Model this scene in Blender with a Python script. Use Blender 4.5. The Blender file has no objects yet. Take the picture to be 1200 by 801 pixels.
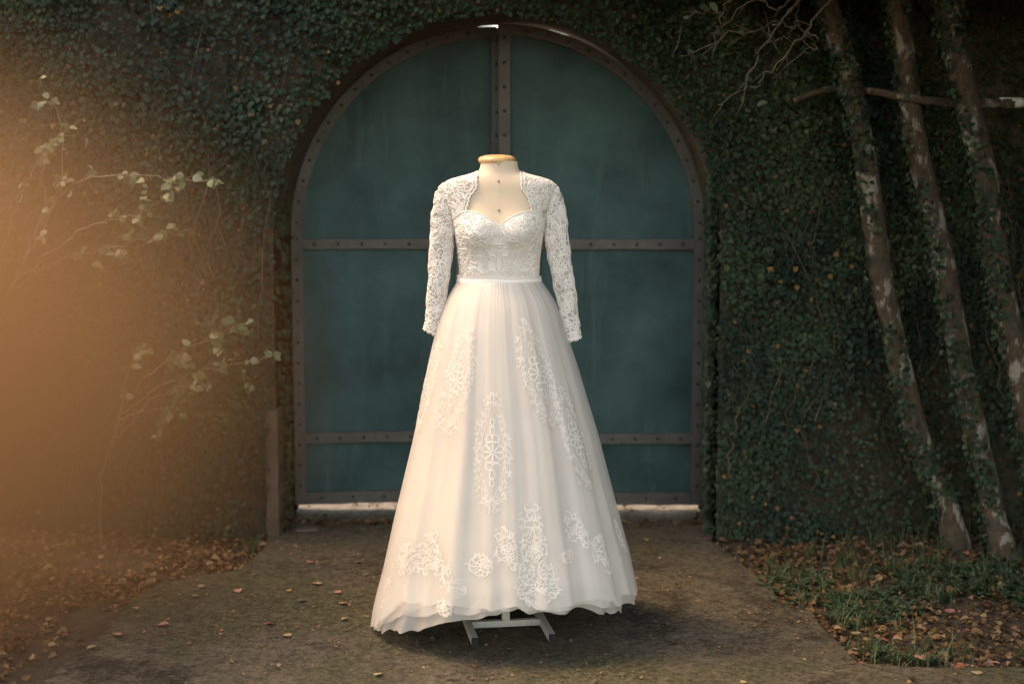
import bpy, math, random
import numpy as np
from mathutils import Vector, Matrix

R = math.radians
rng = np.random.default_rng(7)
random.seed(7)
scene = bpy.context.scene
col = scene.collection

# ------------------------------------------------------------------ camera
CAM = np.array((0.0, -5.2, 1.66))
PITCH = R(6.2)
FPX = 1667.0
cam_data = bpy.data.cameras.new('camera')
cam_data.lens = 50.0
cam_data.sensor_width = 36.0
cam_data.clip_end = 400
cam_data.dof.use_dof = True
cam_data.dof.focus_distance = 5.1
cam_data.dof.aperture_fstop = 1.8
cam = bpy.data.objects.new('camera', cam_data)
cam.location = CAM
cam.rotation_euler = (R(90) - PITCH, 0, 0)
col.objects.link(cam)
scene.camera = cam

# ------------------------------------------------------------------ sky, sun, exposure
SUN_EL, SUN_AZ = 58.0, -80.0        # azimuth from the camera's forward (+y), negative = left
world = bpy.data.worlds.new('World')
scene.world = world
world.use_nodes = True
wn = world.node_tree.nodes
wl = world.node_tree.links
bg = wn['Background']
sky = wn.new('ShaderNodeTexSky')
sky.sky_type = 'NISHITA'
sky.sun_disc = False
sky.sun_elevation = R(SUN_EL)
sky.sun_rotation = R(SUN_AZ)
sky.air_density = 1.0
sky.dust_density = 1.5
sky.ozone_density = 0.6
wl.new(sky.outputs[0], bg.inputs[0])
bg.inputs[1].default_value = 0.15
sun_data = bpy.data.lights.new('sun', 'SUN')
sun_data.energy = 0.5
sun_data.angle = R(14.0)
sun_data.color = (1.0, 0.84, 0.66)
sun = bpy.data.objects.new('sun', sun_data)
sd = Vector((math.sin(R(SUN_AZ)) * math.cos(R(SUN_EL)), math.cos(R(SUN_AZ)) * math.cos(R(SUN_EL)), math.sin(R(SUN_EL))))
sun.rotation_euler = sd.to_track_quat('Z', 'Y').to_euler()
sun.location = sd * 30
col.objects.link(sun)
vs = scene.view_settings
vs.view_transform = 'Standard'
vs.look = 'None'
vs.gamma = 1.0
vs.exposure = 2.3
vs.use_white_balance = True
vs.white_balance_temperature = 9800
vs.white_balance_tint = 14
vs.use_curve_mapping = False
cy = scene.cycles
cy.use_denoising = True
cy.transparent_max_bounces = 24
cy.max_bounces = 8
cy.volume_bounces = 1
cy.caustics_reflective = False
cy.caustics_refractive = False

# ------------------------------------------------------------------ helpers
def at(px, py, Y):
    """photo pixel (1200 x 801) at depth plane Y -> world point"""
    a = (px - 600.0) / FPX
    b = -(py - 400.5) / FPX
    d = np.array((a, math.cos(PITCH) + b * math.sin(PITCH), -math.sin(PITCH) + b * math.cos(PITCH)))
    return CAM + d * ((Y - CAM[1]) / d[1])

def ground_at(px, py, z=0.0):
    a = (px - 600.0) / FPX
    b = -(py - 400.5) / FPX
    d = np.array((a, math.cos(PITCH) + b * math.sin(PITCH), -math.sin(PITCH) + b * math.cos(PITCH)))
    return CAM + d * ((z - CAM[2]) / d[2])

def zrow(py, Y=0.0):
    return at(600, py, Y)[2]

def tag(o, label=None, cat=None, group=None, kind=None):
    if label: o['label'] = label
    if cat: o['category'] = cat
    if group: o['group'] = group
    if kind: o['kind'] = kind
    return o

def empty(name, loc=(0, 0, 0), rz=0.0):
    o = bpy.data.objects.new(name, None)
    o.location = loc
    o.rotation_euler = (0, 0, rz)
    o.empty_display_size = 0.1
    col.objects.link(o)
    return o

def mesh_from(verts, faces, name='mesh', smooth=True):
    me = bpy.data.meshes.new(name)
    me.from_pydata([tuple(v) for v in verts], [], [tuple(int(i) for i in f) for f in faces])
    if smooth:
        me.polygons.foreach_set('use_smooth', np.ones(len(me.polygons), dtype=bool))
    me.update()
    return me

def link(name, me, mat=None, parent=None, loc=None, rot=None, scale=None):
    o = bpy.data.objects.new(name, me)
    if mat is not None and len(me.materials) == 0:
        me.materials.append(mat)
    if loc is not None: o.location = loc
    if rot is not None: o.rotation_euler = rot
    if scale is not None: o.scale = scale
    if parent is not None: o.parent = parent
    col.objects.link(o)
    return o

class MB:
    """collects shapes for one mesh"""
    def __init__(self):
        self.v = []; self.f = []
    def add(self, verts, faces):
        n = len(self.v)
        self.v.extend([tuple(map(float, p)) for p in verts])
        self.f.extend([tuple(int(i) + n for i in f) for f in faces])
        return self
    def box(self, lo, hi, M=None):
        x0, y0, z0 = lo; x1, y1, z1 = hi
        v = [(x0,y0,z0),(x1,y0,z0),(x1,y1,z0),(x0,y1,z0),(x0,y0,z1),(x1,y0,z1),(x1,y1,z1),(x0,y1,z1)]
        if M is not None: v = [tuple(M @ Vector(p)) for p in v]
        return self.add(v, [(0,3,2,1),(4,5,6,7),(0,1,5,4),(1,2,6,5),(2,3,7,6),(3,0,4,7)])
    def tube(self, pts, rad, n=8, cap=True, wob=0.0, seed=0):
        pts = [Vector(p) for p in pts]
        m = len(pts)
        if not hasattr(rad, '__len__'): rad = [rad] * m
        rr = random.Random(seed)
        up = Vector((0.13, 0.31, 0.94))
        vs_ = []
        for i in range(m):
            t = (pts[min(i+1, m-1)] - pts[max(i-1, 0)]).normalized()
            if abs(t.dot(up)) > 0.97: up = Vector((1, 0.1, 0))
            a = t.cross(up).normalized(); b = t.cross(a).normalized()
            for k in range(n):
                q = 2*math.pi*k/n
                r = rad[i] * (1 + wob*(rr.random()*2-1))
                vs_.append(pts[i] + a*math.cos(q)*r + b*math.sin(q)*r)
        fs = []
        for i in range(m-1):
            for k in range(n):
                k2 = (k+1) % n
                fs.append((i*n+k, i*n+k2, (i+1)*n+k2, (i+1)*n+k))
        if cap:
            fs.append(tuple(range(n-1, -1, -1))); fs.append(tuple((m-1)*n+k for k in range(n)))
        return self.add(vs_, fs)
    def build(self, name, mat, parent=None, smooth=False, bevel=0.0, **kw):
        me = mesh_from(self.v, self.f, name, smooth)
        o = link(name, me, mat, parent, **kw)
        if bevel > 0:
            md = o.modifiers.new('bevel', 'BEVEL'); md.width = bevel; md.segments = 2; md.limit_method = 'ANGLE'
        return o

def raw_mesh(name, V, F, attrs=None, smooth=False):
    """fast mesh from numpy arrays; F is (n,3) or (n,4)"""
    me = bpy.data.meshes.new(name)
    V = np.ascontiguousarray(V, dtype=np.float32); F = np.ascontiguousarray(F, dtype=np.int32)
    k = F.shape[1]
    me.vertices.add(len(V)); me.vertices.foreach_set('co', V.ravel())
    me.loops.add(F.size); me.loops.foreach_set('vertex_index', F.ravel())
    me.polygons.add(len(F)); me.polygons.foreach_set('loop_start', np.arange(0, F.size, k, dtype=np.int32))
    if smooth: me.polygons.foreach_set('use_smooth', np.ones(len(F), dtype=bool))
    me.update(calc_edges=True)
    for an, val in (attrs or {}).items():
        a = me.attributes.new(an, 'FLOAT', 'POINT'); a.data.foreach_set('value', np.ascontiguousarray(val, dtype=np.float32))
    return me

def grid_faces(nu, nv, wrap=False):
    f = []
    for i in range(nv-1):
        for k in range(nu - (0 if wrap else 1)):
            k2 = (k+1) % nu
            f.append((i*nu+k, i*nu+k2, (i+1)*nu+k2, (i+1)*nu+k))
    return f

_lat = {}
def vnoise(x, y, seed=0):
    """smooth 2-d value noise in [0,1], vectorised"""
    if seed not in _lat:
        _lat[seed] = np.random.default_rng(1000+seed).random((256, 256))
    L = _lat[seed]
    xi = np.floor(x).astype(int); yi = np.floor(y).astype(int)
    fx = x-xi; fy = y-yi
    fx = fx*fx*(3-2*fx); fy = fy*fy*(3-2*fy)
    g = lambda a, b: L[a % 256, b % 256]
    return (g(xi,yi)*(1-fx)+g(xi+1,yi)*fx)*(1-fy) + (g(xi,yi+1)*(1-fx)+g(xi+1,yi+1)*fx)*fy

def fbm(x, y, seed=0, oct=3):
    s = 0; a = 0.5; t = 0
    for o in range(oct):
        s = s + a*vnoise(x*2**o+o*17.3, y*2**o+o*9.1, seed+o); t += a; a *= 0.5
    return s/t

# ------------------------------------------------------------------ materials
def newmat(name):
    m = bpy.data.materials.new(name); m.use_nodes = True
    nt = m.node_tree
    return m, nt, nt.nodes, nt.links, nt.nodes['Principled BSDF'], nt.nodes['Material Output']

def ramp(nodes, stops, interp='LINEAR'):
    r = nodes.new('ShaderNodeValToRGB'); cr = r.color_ramp; cr.interpolation = interp
    while len(cr.elements) < len(stops): cr.elements.new(0.5)
    for e, (p, c) in zip(cr.elements, stops):
        e.position = p; e.color = (*c, 1) if len(c) == 3 else c
    return r

def noise(nodes, links, scale, detail=6, rough=0.6, coord=None, dist=0.0):
    n = nodes.new('ShaderNodeTexNoise'); n.inputs['Scale'].default_value = scale
    n.inputs['Detail'].default_value = detail; n.inputs['Roughness'].default_value = rough
    n.inputs['Distortion'].default_value = dist
    if coord is not None: links.new(coord, n.inputs['Vector'])
    return n

def add_bump(nodes, links, bsdf, height, strength, dist=0.01):
    b = nodes.new('ShaderNodeBump'); b.inputs['Strength'].default_value = strength; b.inputs['Distance'].default_value = dist
    links.new(height, b.inputs['Height']); links.new(b.outputs[0], bsdf.inputs['Normal'])
    return b

def mixcol(nodes, links, fac, a, b, mode='MIX'):
    m = nodes.new('ShaderNodeMix'); m.data_type = 'RGBA'; m.blend_type = mode
    for sock, val in ((m.inputs[0], fac), (m.inputs[6], a), (m.inputs[7], b)):
        if isinstance(val, (int, float)): sock.default_value = val
        elif isinstance(val, tuple): sock.default_value = (*val, 1)
        else: links.new(val, sock)
    return m.outputs[2]

def simple_mat(name, c1, c2, scale=20, rough=0.7, bump=0.2, bdist=0.004, metallic=0.0):
    m, nt, n, l, b, out = newmat(name)
    tc = n.new('ShaderNodeTexCoord')
    nz = noise(n, l, scale, 6, 0.6, tc.outputs['Object'])
    r = ramp(n, [(0.3, c1), (0.7, c2)]); l.new(nz.outputs[0], r.inputs[0])
    l.new(r.outputs[0], b.inputs['Base Color'])
    b.inputs['Roughness'].default_value = rough; b.inputs['Metallic'].default_value = metallic
    if bump: 
        nz2 = noise(n, l, scale*4, 4, 0.6, tc.outputs['Object'])
        add_bump(n, l, b, nz2.outputs[0], bump, bdist)
    return m

def leaf_mat(name, stops, rough=0.45, transl=0.25, spec=0.4):
    m, nt, n, l, b, out = newmat(name)
    at_ = n.new('ShaderNodeAttribute'); at_.attribute_name = 'tint'
    r = ramp(n, stops); l.new(at_.outputs['Fac'], r.inputs[0])
    l.new(r.outputs[0], b.inputs['Base Color'])
    b.inputs['Roughness'].default_value = rough; b.inputs['Specular IOR Level'].default_value = spec
    tr = n.new('ShaderNodeBsdfTranslucent'); l.new(r.outputs[0], tr.inputs[0])
    mx = n.new('ShaderNodeMixShader'); mx.inputs[0].default_value = transl
    l.new(b.outputs[0], mx.inputs[1]); l.new(tr.outputs[0], mx.inputs[2]); l.new(mx.outputs[0], out.inputs[0])
    return m

def fabric_mat(name, colr, rough=0.8, weave=900, bump=0.15, sheen=0.3, alpha=None, hole=None, transl=0.0):
    m, nt, n, l, b, out = newmat(name)
    tc = n.new('ShaderNodeTexCoord')
    nz = noise(n, l, 6, 4, 0.5, tc.outputs['Object'])
    c2 = tuple(c*0.95 for c in colr)
    r = ramp(n, [(0.3, c2), (0.7, colr)]); l.new(nz.outputs[0], r.inputs[0])
    l.new(r.outputs[0], b.inputs['Base Color'])
    b.inputs['Roughness'].default_value = rough
    b.inputs['Sheen Weight'].default_value = sheen
    if bump:
        w = noise(n, l, weave, 2, 0.5, tc.outputs['Object'])
        add_bump(n, l, b, w.outputs[0], bump, 0.001)
    sh = b.outputs[0]
    if transl:
        tr = n.new('ShaderNodeBsdfTranslucent'); l.new(r.outputs[0], tr.inputs[0])
        mx = n.new('ShaderNodeMixShader'); mx.inputs[0].default_value = transl
        l.new(sh, mx.inputs[1]); l.new(tr.outputs[0], mx.inputs[2]); sh = mx.outputs[0]
    if alpha is not None:
        tp = n.new('ShaderNodeBsdfTransparent')
        mx = n.new('ShaderNodeMixShader'); mx.inputs[0].default_value = alpha
        if hole:
            vo = n.new('ShaderNodeTexVoronoi'); vo.inputs['Scale'].default_value = hole
            l.new(tc.outputs['Object'], vo.inputs['Vector'])
            rr = ramp(n, [(0.18, (alpha*0.35,)*3), (0.42, (min(1, alpha*1.2),)*3)]); l.new(vo.outputs['Distance'], rr.inputs[0])
            l.new(rr.outputs[0], mx.inputs[0])
        l.new(tp.outputs[0], mx.inputs[1]); l.new(sh, mx.inputs[2]); sh = mx.outputs[0]
    l.new(sh, out.inputs[0])
    return m

WHITE = (0.85, 0.795, 0.735)
M = {}
M['satin'] = fabric_mat('ivory_lining', (0.82, 0.765, 0.705), 0.65, 700, 0.08, 0.2)
M['tulle'] = fabric_mat('ivory_tulle', WHITE, 0.85, 1400, 0.1, 0.4, alpha=0.50, transl=0.25)
M['bodice'] = fabric_mat('bodice_fabric', (0.83, 0.765, 0.695), 0.75, 500, 0.25, 0.3)
M['band'] = fabric_mat('waistband_satin', (0.82, 0.75, 0.68), 0.5, 900, 0.05, 0.2)
M['net'] = fabric_mat('lace_net', (0.80, 0.735, 0.66), 0.85, 900, 0.2, 0.3, alpha=0.62, hole=105.0, transl=0.2)
M['net_fine'] = fabric_mat('applique_net', WHITE, 0.85, 900, 0.2, 0.3, alpha=0.07)
M['lace'] = fabric_mat('lace_cord', (0.77, 0.712, 0.65), 0.65, 1200, 0.1, 0.4)
M['lace_soft'] = fabric_mat('fine_lace_thread', (0.81, 0.75, 0.685), 0.65, 1200, 0.1, 0.4, alpha=0.82)
M['lace_hem'] = fabric_mat('hem_lace_thread', (0.79, 0.73, 0.665), 0.65, 1200, 0.1, 0.4, alpha=0.86)
M['linen'] = fabric_mat('form_linen', (0.66, 0.52, 0.38), 0.9, 1500, 0.3, 0.2)

def wood_mat():
    m, nt, n, l, b, out = newmat('turned_wood')
    tc = n.new('ShaderNodeTexCoord'); mp = n.new('ShaderNodeMapping'); mp.inputs['Scale'].default_value = (30, 4, 30)
    l.new(tc.outputs['Object'], mp.inputs[0])
    nz = noise(n, l, 3, 4, 0.5, mp.outputs[0])
    r = ramp(n, [(0.3, (0.55, 0.32, 0.14)), (0.7, (0.72, 0.47, 0.24))]); l.new(nz.outputs[0], r.inputs[0])
    l.new(r.outputs[0], b.inputs['Base Color']); b.inputs['Roughness'].default_value = 0.35
    return m
M['wood'] = wood_mat()
M['pin'] = simple_mat('pin_metal', (0.25, 0.22, 0.18), (0.4, 0.36, 0.3), 60, 0.35, 0, 0.001, 1.0)
M['stand'] = simple_mat('grey_stand_paint', (0.40, 0.40, 0.37), (0.50, 0.49, 0.45), 40, 0.5, 0.1, 0.001)
M['black'] = simple_mat('black_plastic', (0.004, 0.0045, 0.005), (0.007, 0.007, 0.007), 40, 0.8, 0)

def teal_mat():
    m, nt, n, l, b, out = newmat('teal_gate_paint')
    tc = n.new('ShaderNodeTexCoord')
    mp = n.new('ShaderNodeMapping'); mp.inputs['Scale'].default_value = (5, 5, 0.7); l.new(tc.outputs['Object'], mp.inputs[0])
    st = noise(n, l, 2.0, 6, 0.6, mp.outputs[0], 0.4)
    bl = noise(n, l, 2.2, 5, 0.6, tc.outputs['Object'])
    r1 = ramp(n, [(0.34, (0.012, 0.046, 0.048)), (0.66, (0.042, 0.112, 0.110))]); l.new(bl.outputs[0], r1.inputs[0])
    r2 = ramp(n, [(0.55, (0, 0, 0)), (0.78, (1, 1, 1))]); l.new(st.outputs[0], r2.inputs[0])
    c = mixcol(n, l, r2.outputs[0], r1.outputs[0], (0.055, 0.115, 0.105))
    rs = noise(n, l, 9, 7, 0.7, mp.outputs[0])
    r3 = ramp(n, [(0.62, (0, 0, 0)), (0.75, (0.75, 0.75, 0.75))]); l.new(rs.outputs[0], r3.inputs[0])
    c = mixcol(n, l, r3.outputs[0], c, (0.075, 0.055, 0.035))
    l.new(c, b.inputs['Base Color'])
    b.inputs['Roughness'].default_value = 0.55; b.inputs['Specular IOR Level'].default_value = 0.3
    add_bump(n, l, b, bl.outputs[0], 0.35, 0.03)
    return m
M['teal'] = teal_mat()

def strap_mat():
    m, nt, n, l, b, out = newmat('weathered_steel_strap')
    tc = n.new('ShaderNodeTexCoord')
    a = noise(n, l, 5, 6, 0.65, tc.outputs['Object']); c = noise(n, l, 28, 6, 0.7, tc.outputs['Object'])
    r1 = ramp(n, [(0.3, (0.070, 0.068, 0.062)), (0.7, (0.130, 0.122, 0.110))]); l.new(a.outputs[0], r1.inputs[0])
    r2 = ramp(n, [(0.58, (0, 0, 0)), (0.7, (1, 1, 1))]); l.new(c.outputs[0], r2.inputs[0])
    l.new(mixcol(n, l, r2.outputs[0], r1.outputs[0], (0.085, 0.045, 0.025)), b.inputs['Base Color'])
    b.inputs['Roughness'].default_value = 0.6; b.inputs['Metallic'].default_value = 0.25
    add_bump(n, l, b, c.outputs[0], 0.3, 0.003)
    return m
M['strap'] = strap_mat()
M['rivet'] = simple_mat('dark_rivet_steel', (0.03, 0.026, 0.022), (0.06, 0.05, 0.04), 80, 0.55, 0.2, 0.001, 0.3)

def wall_mat():
    m, nt, n, l, b, out = newmat('old_rendered_stone')
    tc = n.new('ShaderNodeTexCoord')
    a = noise(n, l, 1.6, 8, 0.65, tc.outputs['Object']); c = noise(n, l, 14, 8, 0.7, tc.outputs['Object'])
    r1 = ramp(n, [(0.3, (0.060, 0.042, 0.028)), (0.55, (0.125, 0.088, 0.058)), (0.75, (0.20, 0.16, 0.12))]); l.new(a.outputs[0], r1.inputs[0])
    r2 = ramp(n, [(0.35, (0.55, 0.5, 0.45)), (0.7, (1, 1, 1))]); l.new(c.outputs[0], r2.inputs[0])
    l.new(mixcol(n, l, 1.0, r1.outputs[0], r2.outputs[0], 'MULTIPLY'), b.inputs['Base Color'])
    b.inputs['Roughness'].default_value = 0.95
    vo = n.new('ShaderNodeTexVoronoi'); vo.feature = 'DISTANCE_TO_EDGE'; vo.inputs['Scale'].default_value = 3.2
    l.new(tc.outputs['Object'], vo.inputs['Vector'])
    ma = n.new('ShaderNodeMath'); ma.operation = 'MINIMUM'; ma.inputs[1].default_value = 0.12; l.new(vo.outputs['Distance'], ma.inputs[0])
    ad = n.new('ShaderNodeMath'); ad.operation = 'MULTIPLY_ADD'; l.new(ma.outputs[0], ad.inputs[0]); ad.inputs[1].default_value = 3.0; l.new(c.outputs[0], ad.inputs[2])
    add_bump(n, l, b, ad.outputs[0], 0.9, 0.03)
    return m
M['wall'] = wall_mat()

def concrete_mat():
    m, nt, n, l, b, out = newmat('mossy_concrete')
    tc = n.new('ShaderNodeTexCoord')
    big = noise(n, l, 0.9, 6, 0.6, tc.outputs['Object'], 0.6)
    mid = noise(n, l, 4.2, 8, 0.68, tc.outputs['Object'], 0.3)
    fin = noise(n, l, 42, 8, 0.75, tc.outputs['Object'])
    base = ramp(n, [(0.34, (0.075, 0.063, 0.048)), (0.50, (0.160, 0.136, 0.104)), (0.64, (0.30, 0.26, 0.205))]); l.new(mid.outputs[0], base.inputs[0])
    ag = ramp(n, [(0.36, (0.42, 0.40, 0.36)), (0.60, (1, 1, 1))]); l.new(fin.outputs[0], ag.inputs[0])
    c = mixcol(n, l, 1.0, base.outputs[0], ag.outputs[0], 'MULTIPLY')
    # dark moss and algae in broad ragged patches
    ad = n.new('ShaderNodeMath'); ad.operation = 'MULTIPLY_ADD'; l.new(fin.outputs[0], ad.inputs[0]); ad.inputs[1].default_value = 0.22
    ad2 = n.new('ShaderNodeMath'); ad2.operation = 'MULTIPLY_ADD'; l.new(mid.outputs[0], ad2.inputs[0]); ad2.inputs[1].default_value = 0.5
    l.new(big.outputs[0], ad2.inputs[2]); l.new(ad2.outputs[0], ad.inputs[2])
    mr = ramp(n, [(0.80, (0, 0, 0)), (0.92, (0.9, 0.9, 0.9))]); l.new(ad.outputs[0], mr.inputs[0])
    mr.color_ramp.elements[0].position = 0.82; mr.color_ramp.elements[1].position = 0.92
    mc = ramp(n, [(0.35, (0.026, 0.026, 0.015)), (0.65, (0.075, 0.070, 0.040))]); l.new(fin.outputs[0], mc.inputs[0])
    c = mixcol(n, l, mr.outputs[0], c, mc.outputs[0])
    sp = noise(n, l, 34, 6, 0.8, tc.outputs['Object'])
    sr = ramp(n, [(0.38, (0.50, 0.49, 0.46)), (0.50, (0.92, 0.92, 0.92)), (0.64, (1.30, 1.26, 1.18))]); l.new(sp.outputs[0], sr.inputs[0])
    c = mixcol(n, l, 1.0, c, sr.outputs[0], 'MULTIPLY')
    bs_ = ramp(n, [(0.40, (0.52, 0.51, 0.48)), (0.58, (1.25, 1.24, 1.21))]); l.new(big.outputs[0], bs_.inputs[0])
    c = mixcol(n, l, 1.0, c, bs_.outputs[0], 'MULTIPLY')
    # pale grit flecks
    vo = n.new('ShaderNodeTexVoronoi'); vo.inputs['Scale'].default_value = 55; l.new(tc.outputs['Object'], vo.inputs['Vector'])
    vr = ramp(n, [(0.10, (0.75, 0.75, 0.75)), (0.16, (0, 0, 0))]); l.new(vo.outputs['Distance'], vr.inputs[0])
    c = mixcol(n, l, vr.outputs[0], c, (0.30, 0.22, 0.13))
    l.new(c, b.inputs['Base Color']); b.inputs['Roughness'].default_value = 0.95; b.inputs['Specular IOR Level'].default_value = 0.2
    hb = n.new('ShaderNodeMath'); hb.operation = 'MULTIPLY_ADD'; l.new(mid.outputs[0], hb.inputs[0]); hb.inputs[1].default_value = 1.5; l.new(fin.outputs[0], hb.inputs[2])
    add_bump(n, l, b, hb.outputs[0], 0.7, 0.012)
    return m
M['concrete'] = concrete_mat()
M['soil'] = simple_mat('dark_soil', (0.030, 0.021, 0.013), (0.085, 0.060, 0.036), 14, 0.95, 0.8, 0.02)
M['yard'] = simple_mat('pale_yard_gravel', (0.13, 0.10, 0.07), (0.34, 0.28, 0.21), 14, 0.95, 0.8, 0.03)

def bark_mat():
    m, nt, n, l, b, out = newmat('lichened_bark')
    tc = n.new('ShaderNodeTexCoord')
    mp = n.new('ShaderNodeMapping'); mp.inputs['Scale'].default_value = (1, 1, 0.45); l.new(tc.outputs['Object'], mp.inputs[0])
    a = noise(n, l, 16, 7, 0.65, mp.outputs[0], 0.3); c = noise(n, l, 55, 8, 0.75, mp.outputs[0]); d = noise(n, l, 7, 6, 0.65, tc.outputs['Object'])
    r1 = ramp(n, [(0.35, (0.028, 0.018, 0.011)), (0.62, (0.10, 0.064, 0.038))]); l.new(c.outputs[0], r1.inputs[0])
    r2 = ramp(n, [(0.53, (0, 0, 0)), (0.59, (1, 1, 1))]); l.new(a.outputs[0], r2.inputs[0])
    k = mixcol(n, l, r2.outputs[0], r1.outputs[0], (0.25, 0.222, 0.18))
    r3 = ramp(n, [(0.55, (0, 0, 0)), (0.66, (1, 1, 1))]); l.new(d.outputs[0], r3.inputs[0])
    k = mixcol(n, l, r3.outputs[0], k, (0.040, 0.042, 0.022))
    l.new(k, b.inputs['Base Color']); b.inputs['Roughness'].default_value = 0.9
    add_bump(n, l, b, c.outputs[0], 0.9, 0.014)
    return m
M['bark'] = bark_mat()
M['twig'] = simple_mat('grey_twig_bark', (0.10, 0.075, 0.05), (0.20, 0.16, 0.12), 30, 0.85, 0.3, 0.002)
M['vine'] = simple_mat('brown_vine_stem', (0.065, 0.042, 0.026), (0.14, 0.095, 0.06), 30, 0.9, 0.4, 0.003)
M['whitewash'] = simple_mat('white_tape', (0.55, 0.54, 0.50), (0.7, 0.69, 0.66), 30, 0.8, 0.2, 0.002)
M['ivy'] = leaf_mat('ivy_leaf', [(0.0, (0.008, 0.020, 0.011)), (0.45, (0.019, 0.040, 0.022)), (0.80, (0.044, 0.074, 0.036)), (0.93, (0.085, 0.115, 0.050)), (0.955, (0.22, 0.12, 0.035)), (1.0, (0.14, 0.075, 0.035))], 0.6, 0.2, 0.25)
M['shrub_leaf'] = leaf_mat('shrub_leaf', [(0.0, (0.07, 0.11, 0.05)), (0.6, (0.13, 0.18, 0.09)), (1.0, (0.28, 0.32, 0.22))], 0.45, 0.4)
M['grass'] = leaf_mat('grass_blade', [(0.0, (0.028, 0.055, 0.022)), (0.7, (0.065, 0.105, 0.042)), (1.0, (0.14, 0.15, 0.06))], 0.6, 0.3)
M['weed'] = leaf_mat('weed_leaf', [(0.0, (0.035, 0.070, 0.036)), (1.0, (0.085, 0.135, 0.072))], 0.6, 0.3)
M['litter'] = leaf_mat('dry_leaf', [(0.0, (0.070, 0.040, 0.020)), (0.35, (0.16, 0.088, 0.040)), (0.7, (0.21, 0.125, 0.062)), (0.9, (0.32, 0.21, 0.12)), (1.0, (0.30, 0.10, 0.06))], 0.8, 0.25, 0.2)
M['crown'] = leaf_mat('crown_leaf', [(0.0, (0.03, 0.06, 0.025)), (1.0, (0.08, 0.12, 0.04))], 0.5, 0.3)

# ------------------------------------------------------------------ leaf batches
LEAF_V = np.array([(0,0,0),(-.36,.10,.05),(-.46,.42,.07),(0,1.0,-.08),(.46,.42,.07),(.36,.10,.05),(0,.40,-.02)], float)
LEAF_F = np.array([(0,6,1),(1,6,2),(2,6,3),(3,6,4),(4,6,5),(5,6,0)])
LONG_V = np.array([(0,0,0),(-.20,.22,.04),(-.22,.6,.05),(0,1.0,-.06),(.22,.6,.05),(.20,.22,.04),(0,.45,-.02)], float)

def frames(L, N):
    L = L/np.linalg.norm(L, axis=1, keepdims=True)
    N = N - (N*L).sum(1, keepdims=True)*L
    N = N/np.linalg.norm(N, axis=1, keepdims=True)
    W = np.cross(L, N)
    return W, L, N

def leaf_batch(name, P, L, N, size, tint, template=LEAF_V, width=None):
    W, L, N = frames(L, N)
    n = len(P); k = len(template)
    s = size[:, None, None]
    wd = 1.0 if width is None else width[:, None, None]
    V = P[:, None, :] + s*(template[None, :, 0:1]*W[:, None, :]*wd + template[None, :, 1:2]*L[:, None, :] + template[None, :, 2:3]*N[:, None, :])
    F = (np.arange(n)[:, None, None]*k + LEAF_F[None]).reshape(-1, 3)
    return raw_mesh(name, V.reshape(-1, 3), F, {'tint': np.repeat(tint, k)})

# ================================================================== SETTING
WALL_Y, GATE_Y, WALL_BACK = 1.44, 1.97, 2.09
GX, GR = -0.071, 1.04
SPRING = zrow(275, GATE_Y)
OR = GR + 0.003
WALL_TOP = 3.4

# ground sheet to the horizon
def ground_sheet():
    xs = np.concatenate(([-150, -40, -12], np.linspace(-6, 6, 61), [12, 40, 150]))
    ys = np.concatenate(([-150, -40, -12], np.linspace(-6, 1.9, 50), [2.0]))
    X, Y = np.meshgrid(xs, ys)
    Z = 0.03*(fbm(X*1.3+40, Y*1.3+40, 3)-0.5)
    Z = np.where((np.abs(X) < 6) & (Y > -6) & (Y < 1.9), Z, 0.0) - 0.012
    # the planted bed on the right rises a little towards the trees
    Z = Z + 0.10*np.clip((X-1.35)/1.2, 0, 1)*np.clip((Y+0.6)/1.2, 0, 1)
    Z = Z + 0.05*np.clip((-1.25-X)/1.0, 0, 1)*np.clip((Y-0.1)/0.8, 0, 1)
    V = np.stack([X, Y, Z], -1).reshape(-1, 3)
    return V, grid_faces(len(xs), len(ys))
V, F = ground_sheet()
g = link('ground', mesh_from(V, F), M['soil']); tag(g, 'dark soil ground around the concrete driveway', kind='structure')
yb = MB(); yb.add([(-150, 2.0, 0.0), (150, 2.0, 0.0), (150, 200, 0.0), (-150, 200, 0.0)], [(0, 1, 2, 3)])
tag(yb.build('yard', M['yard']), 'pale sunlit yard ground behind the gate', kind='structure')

def ground_z(x, y):
    z = 0.03*(fbm(np.asarray(x)*1.3+40, np.asarray(y)*1.3+40, 3)-0.5) - 0.012
    z = z + 0.10*np.clip((x-1.35)/1.2, 0, 1)*np.clip((y+0.6)/1.2, 0, 1)
    z = z + 0.05*np.clip((-1.25-x)/1.0, 0, 1)*np.clip((y-0.1)/0.8, 0, 1)
    return z

# concrete driveway: slabs with ragged edges and real thickness
def ragged(poly, step=0.05, amp=0.018, seed=0):
    out = []
    for i in range(len(poly)):
        a = np.array(poly[i][:2]); b = np.array(poly[(i+1) % len(poly)][:2])
        n = max(1, int(np.linalg.norm(b-a)/step))
        d = (b-a)/max(1e-6, np.linalg.norm(b-a)); nr = np.array((-d[1], d[0]))
        for k in range(n):
            p = a + (b-a)*k/n
            q = (fbm(np.array([p[0]*5.0+20]), np.array([p[1]*5.0+20]), seed, 4)[0]-0.5)*2
            out.append(p + nr*q*amp*2)
    return out

def slab(name, poly, z, parent, amp, seed):
    pts = ragged(poly, 0.05, amp, seed)
    n = len(pts)
    v = [(p[0], p[1], z) for p in pts] + [(p[0], p[1], -0.12) for p in pts]
    f = [tuple(range(n))] + [(i, i+n, (i+1) % n + n, (i+1) % n) for i in range(n)]
    me = mesh_from(v, f, name, False)
    if me.polygons[0].normal.z < 0: me.flip_normals()
    return link(name, me, M['concrete'], parent)

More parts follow.
